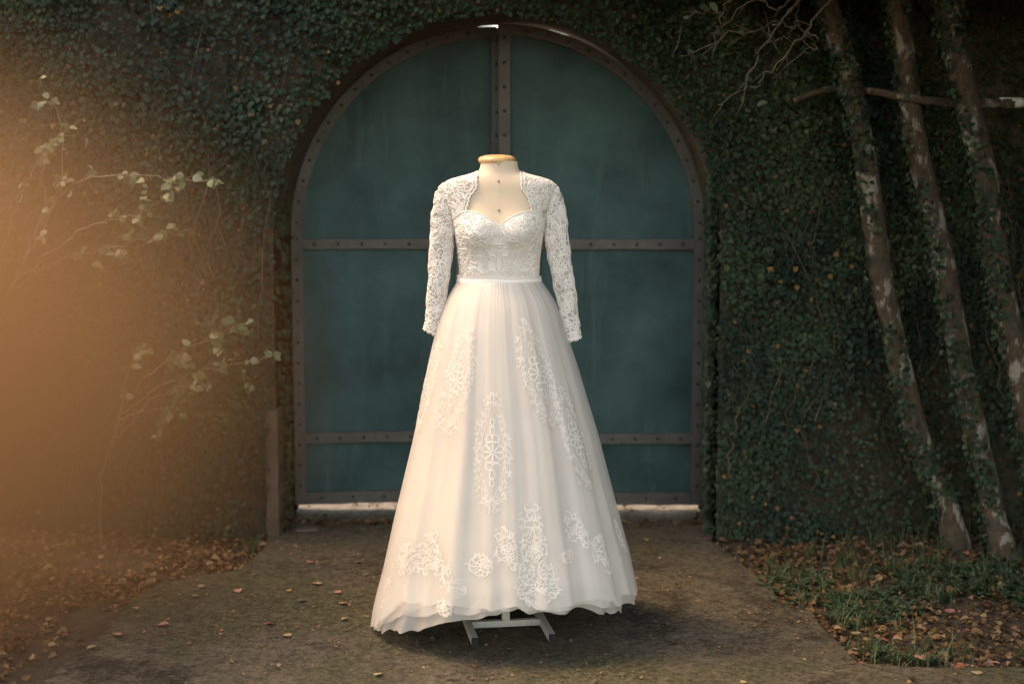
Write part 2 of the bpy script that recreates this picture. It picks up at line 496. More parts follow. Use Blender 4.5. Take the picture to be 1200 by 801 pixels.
drive = empty('driveway'); tag(drive, 'worn mossy concrete driveway in front of the gate', kind='structure')
G = lambda x, y: tuple(ground_at(x, y, 0.02)[:2])
main = [(1.02, 1.68), G(832, 634), G(858, 652), G(906, 688), G(918, 706), G(950, 716), G(985, 752), G(1002, 776),
        (1.35, -0.55), (1.4, -4.4), (-1.55, -4.4), G(176, 801), G(232, 722), G(283, 664), G(312, 640), (-1.20, 1.68)]
slab('slab', main, 0.020, drive, 0.012, 11)
side = [G(290, 664), G(239, 722), G(183, 801), (-1.50, -4.4), (-2.6, -4.4), G(60, 790), G(120, 742), G(150, 702), G(190, 680), G(240, 672)]
slab('slab', side, 0.016, drive, 0.014, 12)
front = [(1.36, -0.555), G(1010, 779), G(1100, 784), G(1260, 781), (5.5, -0.5), (5.5, -4.4), (1.41, -4.4)]
slab('slab', front, 0.024, drive, 0.006, 13)
# the step under the gate
sb = MB()
xs = np.linspace(-1.10, 0.96, 40)
def stepshape(y0, y1, z0, z1, amp, seed):
    b = MB(); prev = None
    for i, x in enumerate(xs):
        w = amp*(fbm(np.array([x*6+5.]), np.array([seed*3.3]), seed)[0]-0.5)*2
        w2 = amp*(fbm(np.array([x*6+5.]), np.array([seed*3.3+9]), seed)[0]-0.5)
        b.v += [(x, y0+w, z0), (x, y0+w+0.012, z1+w2), (x, y1, z1+w2*0.5), (x, y1, z0)]
        if i:
            k = 4*i
            b.f += [(k-4, k, k+1, k-3), (k-3, k+1, k+2, k-2), (k-2, k+2, k+3, k-1)]
    return b
st_o = stepshape(1.66, 2.02, -0.06, 0.005, 0.010, 4).build('step', M['concrete'], None, False)
tag(st_o, 'low worn concrete step under the gate', kind='structure')

# wall with the arched opening
def wall_mesh():
    b = MB()
    th = np.linspace(0, math.pi, 49)
    gp = 0.014*np.exp(-((th-R(73))/R(14))**2)
    ax = GX + (OR+gp)*np.cos(th); az = SPRING + (OR+gp)*np.sin(th)
    prof = [(GX+OR, -0.1)] + list(zip(ax, az)) + [(GX-OR, -0.1)]
    n = len(prof)
    y0, y1 = WALL_Y, WALL_BACK
    for (x, z) in prof: b.v.append((x, y0, z))
    for (x, z) in prof: b.v.append((x, y1, z))
    for (x, z) in prof: b.v.append((x, y0, WALL_TOP))
    for (x, z) in prof: b.v.append((x, y1, WALL_TOP))
    for i in range(n-1):
        b.f.append((i, i+1, n+i+1, n+i))               # reveal
        if 1 <= i < n-2:
            b.f.append((i+1, i, 2*n+i, 2*n+i+1))        # front above the arch
            b.f.append((n+i, n+i+1, 3*n+i+1, 3*n+i))
            b.f.append((2*n+i, 3*n+i, 3*n+i+1, 2*n+i+1))
    for s, xe in ((1, 9.0), (-1, -9.0)):
        x = GX + s*OR
        b.box((min(x, xe), y0, -0.1), (max(x, xe), y1, WALL_TOP))
    return b
wall = wall_mesh().build('garden_wall', M['wall'])
tag(wall, 'tall old stone garden wall with an arched gateway, nearly hidden by ivy', 'wall')
# slim concrete post standing proud at the left foot of the arch
jb = MB(); pj = []
for i, zz in enumerate(np.linspace(-0.05, 0.62, 12)):
    w = 0.003*math.sin(i*2.1)
    pj.append(zz)
    jb.v += [(GX-OR-0.045+w, WALL_Y-0.045, zz), (GX-OR+0.012+w*0.5, WALL_Y-0.05+0.004*math.sin(i), zz), (GX-OR+0.014, WALL_Y+0.12, zz), (GX-OR-0.045, WALL_Y+0.12, zz)]
    if i:
        k = 4*i
        jb.f += [(k-4, k-3, k+1, k), (k-3, k-2, k+2, k+1), (k-2, k-1, k+3, k+2), (k-1, k-4, k, k+3)]
jb.f.append((44, 45, 46, 47))
jb.build('jamb_post', simple_mat('bare_concrete_jamb', (0.060, 0.045, 0.032), (0.115, 0.088, 0.063), 8, 0.95, 0.5, 0.01), wall)

# ================================================================== GATE
ZB = 0.046
Z_MID, Z_LOW = zrow(286, GATE_Y), zrow(513, GATE_Y)
rivet_me = None
def rivet_mesh():
    global rivet_me
    if rivet_me is None:
        b = MB(); n = 8; r = 0.0085
        for k in range(n): b.v.append((r*math.cos(2*math.pi*k/n), 0, r*math.sin(2*math.pi*k/n)))
        for k in range(n): b.v.append((0.65*r*math.cos(2*math.pi*k/n), -0.0055, 0.65*r*math.sin(2*math.pi*k/n)))
        b.v.append((0, -0.007, 0))
        for k in range(n):
            k2 = (k+1) % n
            b.f += [(k, k2, n+k2, n+k), (n+k, n+k2, 2*n)]
        rivet_me = mesh_from(b.v, b.f, 'rivet', True); rivet_me.materials.append(M['rivet'])
    return rivet_me

def gate_leaf(side, angle, label):
    """side -1 left leaf (hinge at x=-GR), +1 right leaf; local x runs from the hinge to the middle"""
    root = empty('gate_leaf', (GX + side*GR, GATE_Y, 0.0), 0.0)
    sx = -side
    root.rotation_euler = (0, 0, angle)
    tag(root, label, 'gate')
    W = GR + (0.03 if side < 0 else -0.004)
    arch = lambda x: SPRING + math.sqrt(max(0.0, (GR-0.004)**2 - (GR-x)**2))
    T = 0.010
    # sheets: three panels with a hairline gap behind the rails
    def sheet(z0, z1, wav):
        b = MB()
        nx = 40
        top = []; bot = []
        for i in range(nx+1):
            x = 0.004 + (W-0.008)*i/nx
            zt = min(z1, arch(x)-0.006)
            top.append((x, zt)); bot.append((x, z0))
        nz = 14
        for y, fl in ((0.0, 1), (T, -1)):
            o = len(b.v)
            for i in range(nx+1):
                x = top[i][0]
                for j in range(nz+1):
                    z = bot[i][1] + (max(top[i][1], bot[i][1]+1e-4)-bot[i][1])*j/nz
                    b.v.append((sx*x, y+0.003*math.sin(x*3.1+wav*1.7)*math.sin(z*2.7+wav)+0.0012*math.sin(x*9+z*7+wav), z))
            for i in range(nx):
                for j in range(nz):
                    q = (o+i*(nz+1)+j, o+(i+1)*(nz+1)+j, o+(i+1)*(nz+1)+j+1, o+i*(nz+1)+j+1)
                    b.f.append(q if fl*sx > 0 else q[::-1])
        return b
    for a, (z0, z1) in enumerate(((ZB+0.005, Z_LOW), (Z_LOW+0.002, Z_MID), (Z_MID+0.002, 9.0))):
        sheet(z0, z1, a + (3 if side > 0 else 0)).build('panel', M['teal'], root, True)
    riv = rivet_mesh()
    def rivets(part, pts):
        for (x, y, z) in pts: link('rivet', riv, None, part, loc=(sx*x, y, z))
    def strap(name, x0, x1, z0, z1, y0, y1, pts, seed):
        # bar with slightly uneven edges
        b = MB(); n = 14; rr = random.Random(seed)
        horiz = (x1-x0) > (z1-z0)
        for i in range(n+1):
            t = i/n
            e = [rr.uniform(-.0022, .0022) for _ in range(3)]
            if horiz:
                x = x0+(x1-x0)*t; c = [(x, z0+e[0]), (x, z1+e[1])]
            else:
                z = z0+(z1-z0)*t; c = [(x0+e[0], z), (x1+e[1], z)]
            for (x, z) in c:
                b.v += [(sx*x, y0+e[2]*0.4, z), (sx*x, y1, z)]
        for i in range(n):
            k = 4*i
            for q in ((k, k+4, k+6, k+2), (k+1, k+3, k+7, k+5), (k, k+1, k+5, k+4), (k+2, k+6, k+7, k+3)):
                b.f.append(q)
        b.f += [(0, 2, 3, 1), (4*n, 4*n+1, 4*n+3, 4*n+2)]
        me = mesh_from(b.v, b.f, name, False)
        import bmesh
        bm = bmesh.new(); bm.from_mesh(me); bmesh.ops.recalc_face_normals(bm, faces=bm.faces); bm.to_mesh(me); bm.free()
        o = link(name, me, M['strap'], root)
        md = o.modifiers.new('bevel', 'BEVEL'); md.width = 0.0015; md.segments = 1; md.limit_method = 'ANGLE'
        rivets(o, pts); return o
    bw = 0.055
    # rails
    rz = lambda x0, x1, z, n: [(x0+(x1-x0)*(i+0.5)/n, -0.0235, z) for i in range(n)]
    strap('rail', bw, W-0.062, Z_MID-0.026, Z_MID+0.026, -0.022, -0.001, rz(bw, W-0.06, Z_MID, 8), 1)
    strap('rail', bw, W-0.062, Z_LOW-0.027, Z_LOW+0.027, -0.022, -0.001, rz(bw, W-0.06, Z_LOW, 8), 2)
    strap('rail', bw, W-0.062, ZB, ZB+0.062, -0.022, -0.001, rz(bw, W-0.06, ZB+0.033, 6), 3)
    # meeting stile
    strap('stile', W-0.062, W, ZB, arch(W-0.03)-0.004, -0.024, -0.001, [(W-0.030, -0.0255, z) for z in np.arange(0.15, arch(W-0.03)-0.03, 0.118)], 4)
    # inner upright strap under the middle rail
    xi = GR-0.215
    strap('stile', xi, xi+0.05, ZB+0.066, Z_MID-0.030, -0.020, -0.001, [(xi+0.025, -0.0215, z) for z in np.arange(0.2, Z_MID-0.05, 0.15)], 5)
    # outer band: straight upright and the arch
    b = MB(); path = []
    for z in np.linspace(ZB, SPRING, 12)[:-1]: path.append((GR, z, GR-bw, z))
    for t in np.linspace(0, math.pi/2, 30):
        c, s = math.cos(t), math.sin(t)
        path.append((GR*c, SPRING+GR*s, (GR-bw)*c, SPRING+(GR-bw)*s))
    for (xo, zo, xi_, zi) in path:
        lim = -0.004
        b.v += [(sx*(GR-max(xo, lim)), -0.026, zo), (sx*(GR-max(xi_, lim)), -0.026, zi), (sx*(GR-xi_), 0.014, zi), (sx*(GR-xo), 0.014, zo)]
    for i in range(len(path)-1):
        k = 4*i
        b.f += [(k, k+1, k+5, k+4), (k+1, k+2, k+6, k+5), (k+2, k+3, k+7, k+6), (k+3, k, k+4, k+7)]
    me = mesh_from(b.v, b.f, 'arch_band', False)
    import bmesh
    bm = bmesh.new(); bm.from_mesh(me); bmesh.ops.recalc_face_normals(bm, faces=bm.faces); bm.to_mesh(me); bm.free()
    band = link('arch_band', me, M['strap'], root)
    pts = [(bw/2, -0.0275, z) for z in np.arange(ZB+0.10, SPRING, 0.105)]
    rm = GR-bw/2
    for t in np.arange(0.06, math.pi/2-0.05, 0.105):
        pts.append((GR-rm*math.cos(t), -0.0275, SPRING+rm*math.sin(t)))
    rivets(band, pts)
    return root
gate_leaf(-1, R(7.0), 'left leaf of the teal metal gate, slightly ajar, with riveted arched band')
gate_leaf(1, 0.0, 'right leaf of the teal metal gate, closed flush beside the right ivy')

# ================================================================== DRESS FORM AND DRESS
DX = at(585, 300, 0)[0]
S0 = lambda px: at(px, 300, 0)[0]

def table(rows, zs):
    """rows (z, values...) -> smooth interpolator"""
    a = np.array(sorted(rows)); lo, hi = a[0, 0], a[-1, 0]
    zf = np.linspace(lo, hi, 600)
    res = []
    for c in range(1, a.shape[1]):
        y = np.interp(zf, a[:, 0], a[:, c])
        k = max(3, int(0.022/(hi-lo)*600)) | 1
        yp = np.pad(y, k//2, mode='edge')
        # keep the ends: reflect around end values
        yp[:k//2] = 2*y[0]-y[1:k//2+1][::-1]; yp[-(k//2):] = 2*y[-1]-y[-k//2:-1][::-1][:k//2]
        y = np.convolve(yp, np.ones(k)/k, 'valid')
        res.append(y)
    return lambda z: [np.interp(z, zf, y) for y in res]

PXM = 5.2/FPX       # metres per photo pixel in the dress plane
# torso rows: photo row, half width px, front depth m, back depth m
torso_rows = [(176, 20, .062, .062), (190, 21, .063, .063), (198, 22.5, .066, .066), (203, 25.5, .070, .074), (205.5, 36, .073, .086), (208, 47, .077, .094), (210.5, 56, .080, .10),
              (214, 62, .085, .105), (220, 64.5, .090, .11), (228, 64, .095, .11), (240, 59.5, .104, .112), (258, 52.5, .113, .112), (272, 50.5, .116, .11), (290, 47.5, .110, .103),
              (310, 45.5, .104, .098), (325, 45, .102, .097), (345, 48, .11, .11), (370, 54, .12, .13), (390, 55, .12, .13)]
_tt = table([(zrow(r[0]), r[1]*PXM, r[2], r[3]) for r in torso_rows], None)
Z_BUST = zrow(272)
def torso(th, z, off=0.0):
    th = np.asarray(th, float); z = np.asarray(z, float)
    a, bf, bb = _tt(z)
    s, c = np.sin(th), np.cos(th)
    e = 0.88
    fx = np.sign(s)*np.abs(s)**e; fy = np.sign(c)*np.abs(c)**e
    w = 1/(1+np.exp(-8*c))
    bd = bf*w + bb*(1-w)
    x = (a+off)*fx; y = -(bd+off)*fy
    for sg in (-1, 1):
        q = ((x-sg*0.078)/0.062)**2 + ((z-Z_BUST-0.004)/np.where(z > Z_BUST, 0.060, 0.062))**2
        y = y - 0.046*np.exp(-q)*np.clip(c*3, 0, 1)
    return np.stack([DX+x, y, z], -1)

def normals(fn, a, b, da=1e-3, db=1e-3, flip=1.0):
    p = fn(a, b)
    u = fn(a+da, b)-fn(a-da, b); v = fn(a, b+db)-fn(a, b-db)
    n = np.cross(u, v); n /= np.maximum(1e-9, np.linalg.norm(n, axis=-1, keepdims=True))
    return p, n*flip

form = empty('dress_form', (0, 0, 0)); tag(form, 'beige linen dress form with wooden neck cap on a grey metal stand', 'mannequin')
zs = np.array([zrow(p) for p in np.concatenate((np.linspace(390, 228, 40), np.linspace(226, 200, 27), np.linspace(198, 189, 6)))])
ths = np.linspace(0, 2*math.pi, 72, endpoint=False)
TH, ZZ = np.meshgrid(ths, zs)
ob = link('torso', mesh_from(torso(TH, ZZ).reshape(-1, 3), grid_faces(72, len(zs), True)), M['linen'], form)
# centre seam as a fine ridge
sm = MB(); zz = np.linspace(zrow(262), zrow(192), 40)
pc = torso(np.zeros(40), zz)
sm.tube(pc, 0.0006, 5)
sm.build('centre_seam', M['linen'], form, True)
# wooden cap, turned profile, tipped a touch forward
cz = zrow(190.5); cxm = S0(582.5)
prof = [(0.0, -0.004), (0.058, -0.004), (0.064, 0.0), (0.0675, 0.006), (0.068, 0.011), (0.0655, 0.017), (0.060, 0.0215), (0.045, 0.026), (0.022, 0.0285), (0.0, 0.029)]
b = MB(); n = 40
for (r, z) in prof:
    for k in range(n): b.v.append((r*math.cos(2*math.pi*k/n), r*math.sin(2*math.pi*k/n), z))
b.f = grid_faces(n, len(prof), True)
b.build('neck_cap', M['wood'], form, True, loc=(cxm, 0, cz), rot=(R(3), 0, 0))
for (px, py) in ((584.5, 192), (584.5, 212.5), (585, 246)):
    z = zrow(py); p = torso(np.array([0.0]), np.array([z]))[0]
    b = MB(); rr_ = [(0.0052, 0), (0.0052, 0.0025), (0.0040, 0.0042), (0.0018, 0.0034), (0.0, 0.0030)]
    for (r, d) in rr_:
        for k in range(12): b.v.append((r*math.cos(k*math.pi/6), -d, r*math.sin(k*math.pi/6)))
    b.f = grid_faces(12, 5, True)
    b.build('button', M['pin'], form, True, loc=(S0(px), p[1]+0.0008, z))
# stand
st = empty('stand', (0, 0, 0)); st.parent = form
SA = R(8.5)
pf = ground_at(592.5, 741.5)
Ms = Matrix.Translation((pf[0], pf[1], 0.019)) @ Matrix.Rotation(SA, 4, 'Z')
b = MB(); b.box((-0.014, -0.014, 0.033), (0.014, 0.014, 0.98), Ms); b.build('post', M['stand'], st, False, 0.002)
b = MB(); b.box((-0.129, -0.0125, 0.009), (0.129, 0.0125, 0.033), Ms); b.build('crossbar', M['stand'], st, False, 0.002)
for s in (-1, 1):
    x0 = s*0.141
    b = MB(); b.box((x0-0.012, -0.205, 0.006), (x0+0.012, 0.33, 0.036), Ms); fo = b.build('foot', M['stand'], st, False, 0.002)
    for (y0, y1) in ((-0.213, -0.2052), (0.3302, 0.338)):
        b = MB(); b.box((x0-0.0128, y0, 0.002), (x0+0.0128, y1, 0.037), Ms); b.build('end_cap', M['black'], fo, False, 0.0015)
# plywood plate under the form
b = MB(); b.tube([(DX, 0.01, 0.965), (DX, 0.01, 0.985)], 0.11, 24); b.build('base_plate', M['wood'], form)

# ---------------- skirt surface
ZW = zrow(328)
Lp = [(326, 540.5), (333, 535.5), (342, 530), (351, 525), (363, 520), (380, 514), (397, 509.5), (420, 504), (450, 497.5), (480, 491.5), (510, 485), (560, 472.5), (610, 460), (667, 447), (700, 438), (720, 433), (734, 431.5), (745, 434), (760, 442)]
Rp = [(326, 630.5), (335, 637), (345, 644), (355, 650), (370, 656), (394, 664), (430, 676), (470, 688), (505, 699), (550, 711), (590, 722), (645, 738), (697, 750), (724, 754), (742, 753), (760, 748)]
_sl = table([(zrow(y), S0(x)) for y, x in Lp], None); _sr = table([(zrow(y), S0(x)) for y, x in Rp], None)
rf = np.random.default_rng(21)
RIDGES = []
for (d, w, a) in ((-66, 5, .026), (-50, 6, .020), (-38, 4.5, .014), (-25, 6, .026), (-9, 5, .008), (3, 6, .012), (16, 5, .007), (27, 7, .022), (41, 4, .014), (52, 6, .024), (66, 4.5, .018), (78, 5, .022), (-80, 5, .02)):
    RIDGES.append((R(d), R(w), a))
dcur = 92
while dcur < 268:
    RIDGES.append((R(dcur), R(rf.uniform(4, 8)), rf.uniform(.02, .045))); dcur += rf.uniform(11, 17)
def skirt(th, z, off=0.0, var=0.0):
    th = np.asarray(th, float); z = np.asarray(z, float)
    L = _sl(z)[0]; Rr = _sr(z)[0]
    cxx = (L+Rr)/2; a = (Rr-L)/2
    t = np.clip((ZW-z)/ZW, 0, 1.05)
    s, c = np.sin(th), np.cos(th)
    w = 1/(1+np.exp(-7*c))
    bf = a*(1.02-0.10*np.exp(-t*6)) ; bb = a*(1.0+0.28*t**2)
    bd = bf*w+bb*(1-w)
    d = np.zeros_like(t+th)
    tw = (th+math.pi) % (2*math.pi)-math.pi
    for i, (c0, w0, a0) in enumerate(RIDGES):
        dt = (tw-(c0+var*0.02*math.sin(i*2.7))+math.pi) % (2*math.pi)-math.pi
        q = dt/w0
        # one flank of each fold is steeper
        q = np.where(q*(1 if i % 2 else -1) > 0, q*1.7, q*0.8)
        d = d + 1.3*a0*np.exp(-q*q)*np.clip(0.12+0.95*t, 0, 1)*(1.0+0.25*np.sin(z*5+i*1.3))
    d = d - 0.018*np.clip(t*1.3, 0, 1)
    d = d + 0.0016*np.exp(-t/0.10)*np.sin(57*th+5*np.sin(5*th)+3*np.sin(11*th))*(0.5+0.5*np.sin(7*th+1))
    d = d + 0.010*(vnoise(tw*9+60, z*1.1+var*0.25, 11)-0.5)*np.clip(0.25+t*1.2, 0, 1) + 0.0045*(vnoise(tw*23+80, z*0.7+var*0.25, 12)-0.5)*np.clip(0.35+t, 0, 1)
    d = d + 0.0007*np.sin(37*th+4*np.sin(3*th)+z*2)*np.clip(t*3, 0, 1)
    sil = np.clip(1.12-np.abs(s)**5, 0.14, 1)          # calmer at the outline
    d = d*sil
    x = cxx+(a+d+off)*s; y = -(bd+d+off)*c
    return np.stack([x, y+0.0*z, z], -1)

def _hem(th, deg, z):
    d = np.degrees((np.asarray(th)+math.pi) % (2*math.pi)-math.pi)
    return np.interp(d, deg, z)+0.004*np.sin(th*11+1)+0.003*np.sin(th*19+2*np.sin(th*4))
def hem_outer(th):
    return _hem(th, [-180, -100, -84, -70, -58, -50, -20, 0, 30, 45, 62, 82, 98, 125, 180], [.014, .02, .032, .075, .15, .212, .228, .232, .228, .222, .20, .17, .165, .10, .014])
def hem_inner(th):
    return _hem(th, [-180, -110, -90, -75, -50, -30, -15, 0, 20, 40, 65, 90, 130, 180], [.014, .014, .018, .045, .100, .155, .19, .212, .205, .185, .125, .10, .03, .014])

dress = empty('wedding_dress', (0, 0, 0)); tag(dress, 'ivory lace long-sleeved wedding dress with full tulle skirt on the dress form', 'dress')
def skirt_layer(name, mat, off, var, hem, dz, parent, nt=360, nv=120):
    th = np.linspace(-math.pi, math.pi, nt, endpoint=False)
    v = np.linspace(0, 1, nv)**0.9
    hz = hem(th)+dz
    hz = hz + 0.004*np.sin(th*31+var*3+3*np.sin(th*7))*np.sin(th*3+var)+0.003*np.sin(th*13+var)
    Z = ZW + (hz[None, :]-ZW)*v[:, None]
    T = np.repeat(th[None, :], nv, 0)
    P = skirt(T, Z, off - (0.055*np.clip(np.sin(T), 0, 1)*((ZW-Z)/ZW)**2 if hem is hem_inner else 0.0), var)
    # the last few centimetres flutter
    fl = np.clip((v-0.9)/0.1, 0, 1)[:, None]**2
    P[..., 1] -= 0.008*fl*np.sin(T*23+var*2+2*np.sin(T*5))
    return link(name, mesh_from(P.reshape(-1, 3), grid_faces(nt, nv, True)), mat, parent)
sk = skirt_layer('skirt_lining', M['satin'], -0.026, 0.3, hem_inner, 0.075, dress)
skirt_layer('tulle_layer', M['tulle'], -0.017, 1.0, hem_inner, 0.0, dress)
skirt_layer('tulle_layer', M['tulle'], -0.006, 1.6, lambda t: 0.55*hem_outer(t)+0.45*hem_inner(t), 0.0, dress)
tul = skirt_layer('tulle_layer', M['tulle'], 0.006, 0.0, hem_outer, 0.0, dress)

# ---------------- lace drawing in 2-d
def loop(cx, cy, ang, ln, wd, n=16):
    t = np.linspace(0, 1, n)
    u = ln*(0.5-0.5*np.cos(2*math.pi*t)); w = wd*0.5*np.sin(2*math.pi*t)*(0.35+0.65*(u/ln))*1.3
    c, s = math.cos(ang), math.sin(ang)
    return np.stack([cx+u*c-w*s, cy+u*s+w*c], -1)
def spiral(cx, cy, r0, r1, a0, a1, n=22):
    t = np.linspace(0, 1, n); r = r0+(r1-r0)*t; a = a0+(a1-a0)*t
    return np.stack([cx+r*np.cos(a), cy+r*np.sin(a)], -1)
def bez(p0, p1, p2, p3, n=14):
    t = np.linspace(0, 1, n)[:, None]
    p0, p1, p2, p3 = map(np.array, (p0, p1, p2, p3))
    return (1-t)**3*p0+3*(1-t)**2*t*p1+3*(1-t)*t*t*p2+t**3*p3
def mir(lines): return [np.stack([-l[:, 0], l[:, 1]], -1) for l in lines]
def xf(lines, s=1.0, rot=0.0, dx=0.0, dy=0.0, sx=1.0):
    c, sn = math.cos(rot), math.sin(rot)
    out = []
    for l in lines:
        x, y = l[:, 0]*s*sx, l[:, 1]*s
        out.append(np.stack([x*c-y*sn+dx, x*sn+y*c+dy], -1))
    return out
def flower(cx, cy, r, k=6, a0=0.0, wd=0.6):
    return [loop(cx+0.12*r*math.cos(a0+i*2*math.pi/k), cy+0.12*r*math.sin(a0+i*2*math.pi/k), a0+i*2*math.pi/k, r*0.9, r*wd) for i in range(k)]

def cord(fn, A, B, width, height, acc):
    """note a raised cord along the parameter polyline (A, B) of surface fn; lace_obj builds all of them at once"""
    A = np.asarray(A, float); B = np.broadcast_to(np.asarray(B, float), A.shape)
    acc[0].append((fn, A, B, width, height))

def lace_mesh(name, acc):
    items = acc[0]; fn = items[0][0]
    ln = np.array([len(i[1]) for i in items]); A = np.concatenate([i[1] for i in items]); B = np.concatenate([i[2] for i in items])
    W_ = np.repeat([i[3] for i in items], ln)[:, None]; H = np.repeat([i[4] for i in items], ln)[:, None]
    p, n = normals(fn, A, B)
    N = len(p); st = np.concatenate(([0], np.cumsum(ln)[:-1])); en = np.cumsum(ln)-1
    nx = np.arange(N)+1; nx[en] = en; pv = np.arange(N)-1; pv[st] = st
    t = p[nx]-p[pv]; t /= np.maximum(1e-9, np.linalg.norm(t, axis=1, keepdims=True))
    w = np.cross(n, t); w /= np.maximum(1e-9, np.linalg.norm(w, axis=1, keepdims=True))
    V = np.stack([p-w*W_/2+n*0.0003, p-w*W_*0.32+n*H*0.75, p+n*H, p+w*W_*0.32+n*H*0.75, p+w*W_/2+n*0.0003], 1).reshape(-1, 3)
    seg = np.delete(np.arange(N), en)[:, None]; k = np.arange(4)[None, :]
    F = np.stack([seg*5+k, seg*5+k+1, (seg+1)*5+k+1, (seg+1)*5+k], -1).reshape(-1, 4)
    return raw_mesh(name, V, F, None, True)

def lace_obj(name, acc, mat, parent):
    return link(name, lace_mesh(name, acc), mat, parent)

# ---- motifs (metres)
def medallion():
    core = flower(0, 0, 0.040, 8, math.pi/8, 0.62)
    core += [loop(0, 0.050, math.pi/2, 0.0, 0.0)] if False else []
    for sg in (1, -1):
        core += [spiral(-0.013, sg*0.052, 0.0125, 0.010, -0.4*sg, sg*(math.pi+0.7)), spiral(0.013, sg*0.052, 0.0125, 0.010, math.pi+0.4*sg, -sg*0.7)]
        core += [bez((-0.026, sg*0.050), (-0.020, sg*0.03), (-0.006, sg*0.03), (0, sg*0.044)), bez((0.026, sg*0.050), (0.020, sg*0.03), (0.006, sg*0.03), (0, sg*0.044))]
        core += [loop(0, sg*0.060, sg*math.pi/2, 0.034, 0.020), loop(0, sg*0.090, sg*math.pi/2, 0.030, 0.016)]
    # faint scalloped outline, two rows
    thin = []
    for sg in (1, -1):
        yy = np.linspace(-0.215, 0.215, 90)
        env = 0.060*np.clip(1-np.abs(yy/0.215)**1.7, 0, 1)
        for k, (am, fr, ph, ins) in enumerate(((.0055, 95, 0, 0), (.006, 130, 1.2, .010), (.005, 150, 2.6, .019))):
            xx = sg*(np.maximum(env-ins, 0.002)+am*np.abs(np.sin(yy*fr+ph)))
            thin.append(np.stack([xx, yy+0.004*np.sin(yy*fr*1.3+ph)], -1))
    for i in range(16):
        y = -0.18+0.024*i
        e = 0.055*(1-abs(y/0.215)**1.7)
        for sg in (1, -1): thin.append(spiral(sg*e*0.86, y, 0.002, 0.0075, i, i+5, 10))
    return core, thin
def arabesque():
    c = []
    c += [spiral(-0.045, 0.035, 0.006, 0.026, 3.5, -1.9), bez((-0.02, 0.03), (0.0, 0.07), (0.03, 0.06), (0.035, 0.03)), spiral(0.036, 0.012, 0.020, 0.006, 1.5, -3.6)]
    c += [bez((-0.055, 0.01), (-0.08, 0.0), (-0.09, -0.03), (-0.098, -0.06)), bez((-0.06, 0.02), (-0.10, 0.02), (-0.105, -0.02), (-0.115, -0.05))]
    c += flower(-0.008, 0.0, 0.022, 6, 0.3, 0.7) + flower(0.034, -0.008, 0.018, 5, 0.9, 0.7)
    c += [loop(-0.012, 0.058, 1.9, 0.034, 0.018), loop(0.012, 0.058, 1.2, 0.036, 0.018), loop(-0.10, 0.0, 2.0, 0.040, 0.016), loop(-0.115, -0.03, 2.3, 0.03, 0.014)]
    c += [bez((0.055, 0.005), (0.075, -0.02), (0.05, -0.05), (0.085, -0.065)), bez((0.085, -0.065), (0.10, -0.085), (0.125, -0.07), (0.12, -0.095)), spiral(0.125, -0.092, 0.016, 0.004, 1.6, -4.2)]
    c += [bez((0.06, -0.01), (0.05, -0.04), (0.07, -0.07), (0.10, -0.09)), loop(0.065, -0.03, 0.2, 0.03, 0.018), loop(-0.015, -0.02, -1.7, 0.035, 0.02), loop(-0.03, -0.015, -2.3, 0.03, 0.018)]
    return c, []
def small_diamond():
    c = flower(0, 0, 0.018, 6, 0.0, 0.8)
    yy = np.linspace(0, 2*math.pi, 60)
    r = 0.034+0.006*np.abs(np.sin(yy*4)); 
    c += [np.stack([r*np.cos(yy)*1.15, r*np.sin(yy)*0.95], -1)]
    for i in range(4): c += [spiral(0.028*math.cos(i*math.pi/2), 0.028*math.sin(i*math.pi/2), 0.003, 0.010, i, i+5)]
    return c, []
def plume():
    c = [loop(-0.022, 0.03, 2.1, 0.030, 0.020), loop(-0.008, 0.045, 1.75, 0.038, 0.020), loop(0.010, 0.035, 1.2, 0.026, 0.016)]
    c += [bez((-0.035, 0.02), (-0.02, 0.06), (0.03, 0.05), (0.032, 0.012)), spiral(0.020, 0.010, 0.015, 0.004, 0.4, -4.6)]
    c += flower(-0.006, -0.004, 0.017, 5, 0.2, 0.8) + flower(0.012, -0.028, 0.015, 5, 0.8, 0.8)
    c += [bez((-0.036, 0.01), (-0.045, -0.02), (-0.03, -0.05), (-0.012, -0.04)), bez((0.034, 0.0), (0.045, -0.03), (0.03, -0.07), (0.026, -0.085)), loop(0.012, -0.045, -1.2, 0.035, 0.018)]
    return c, []
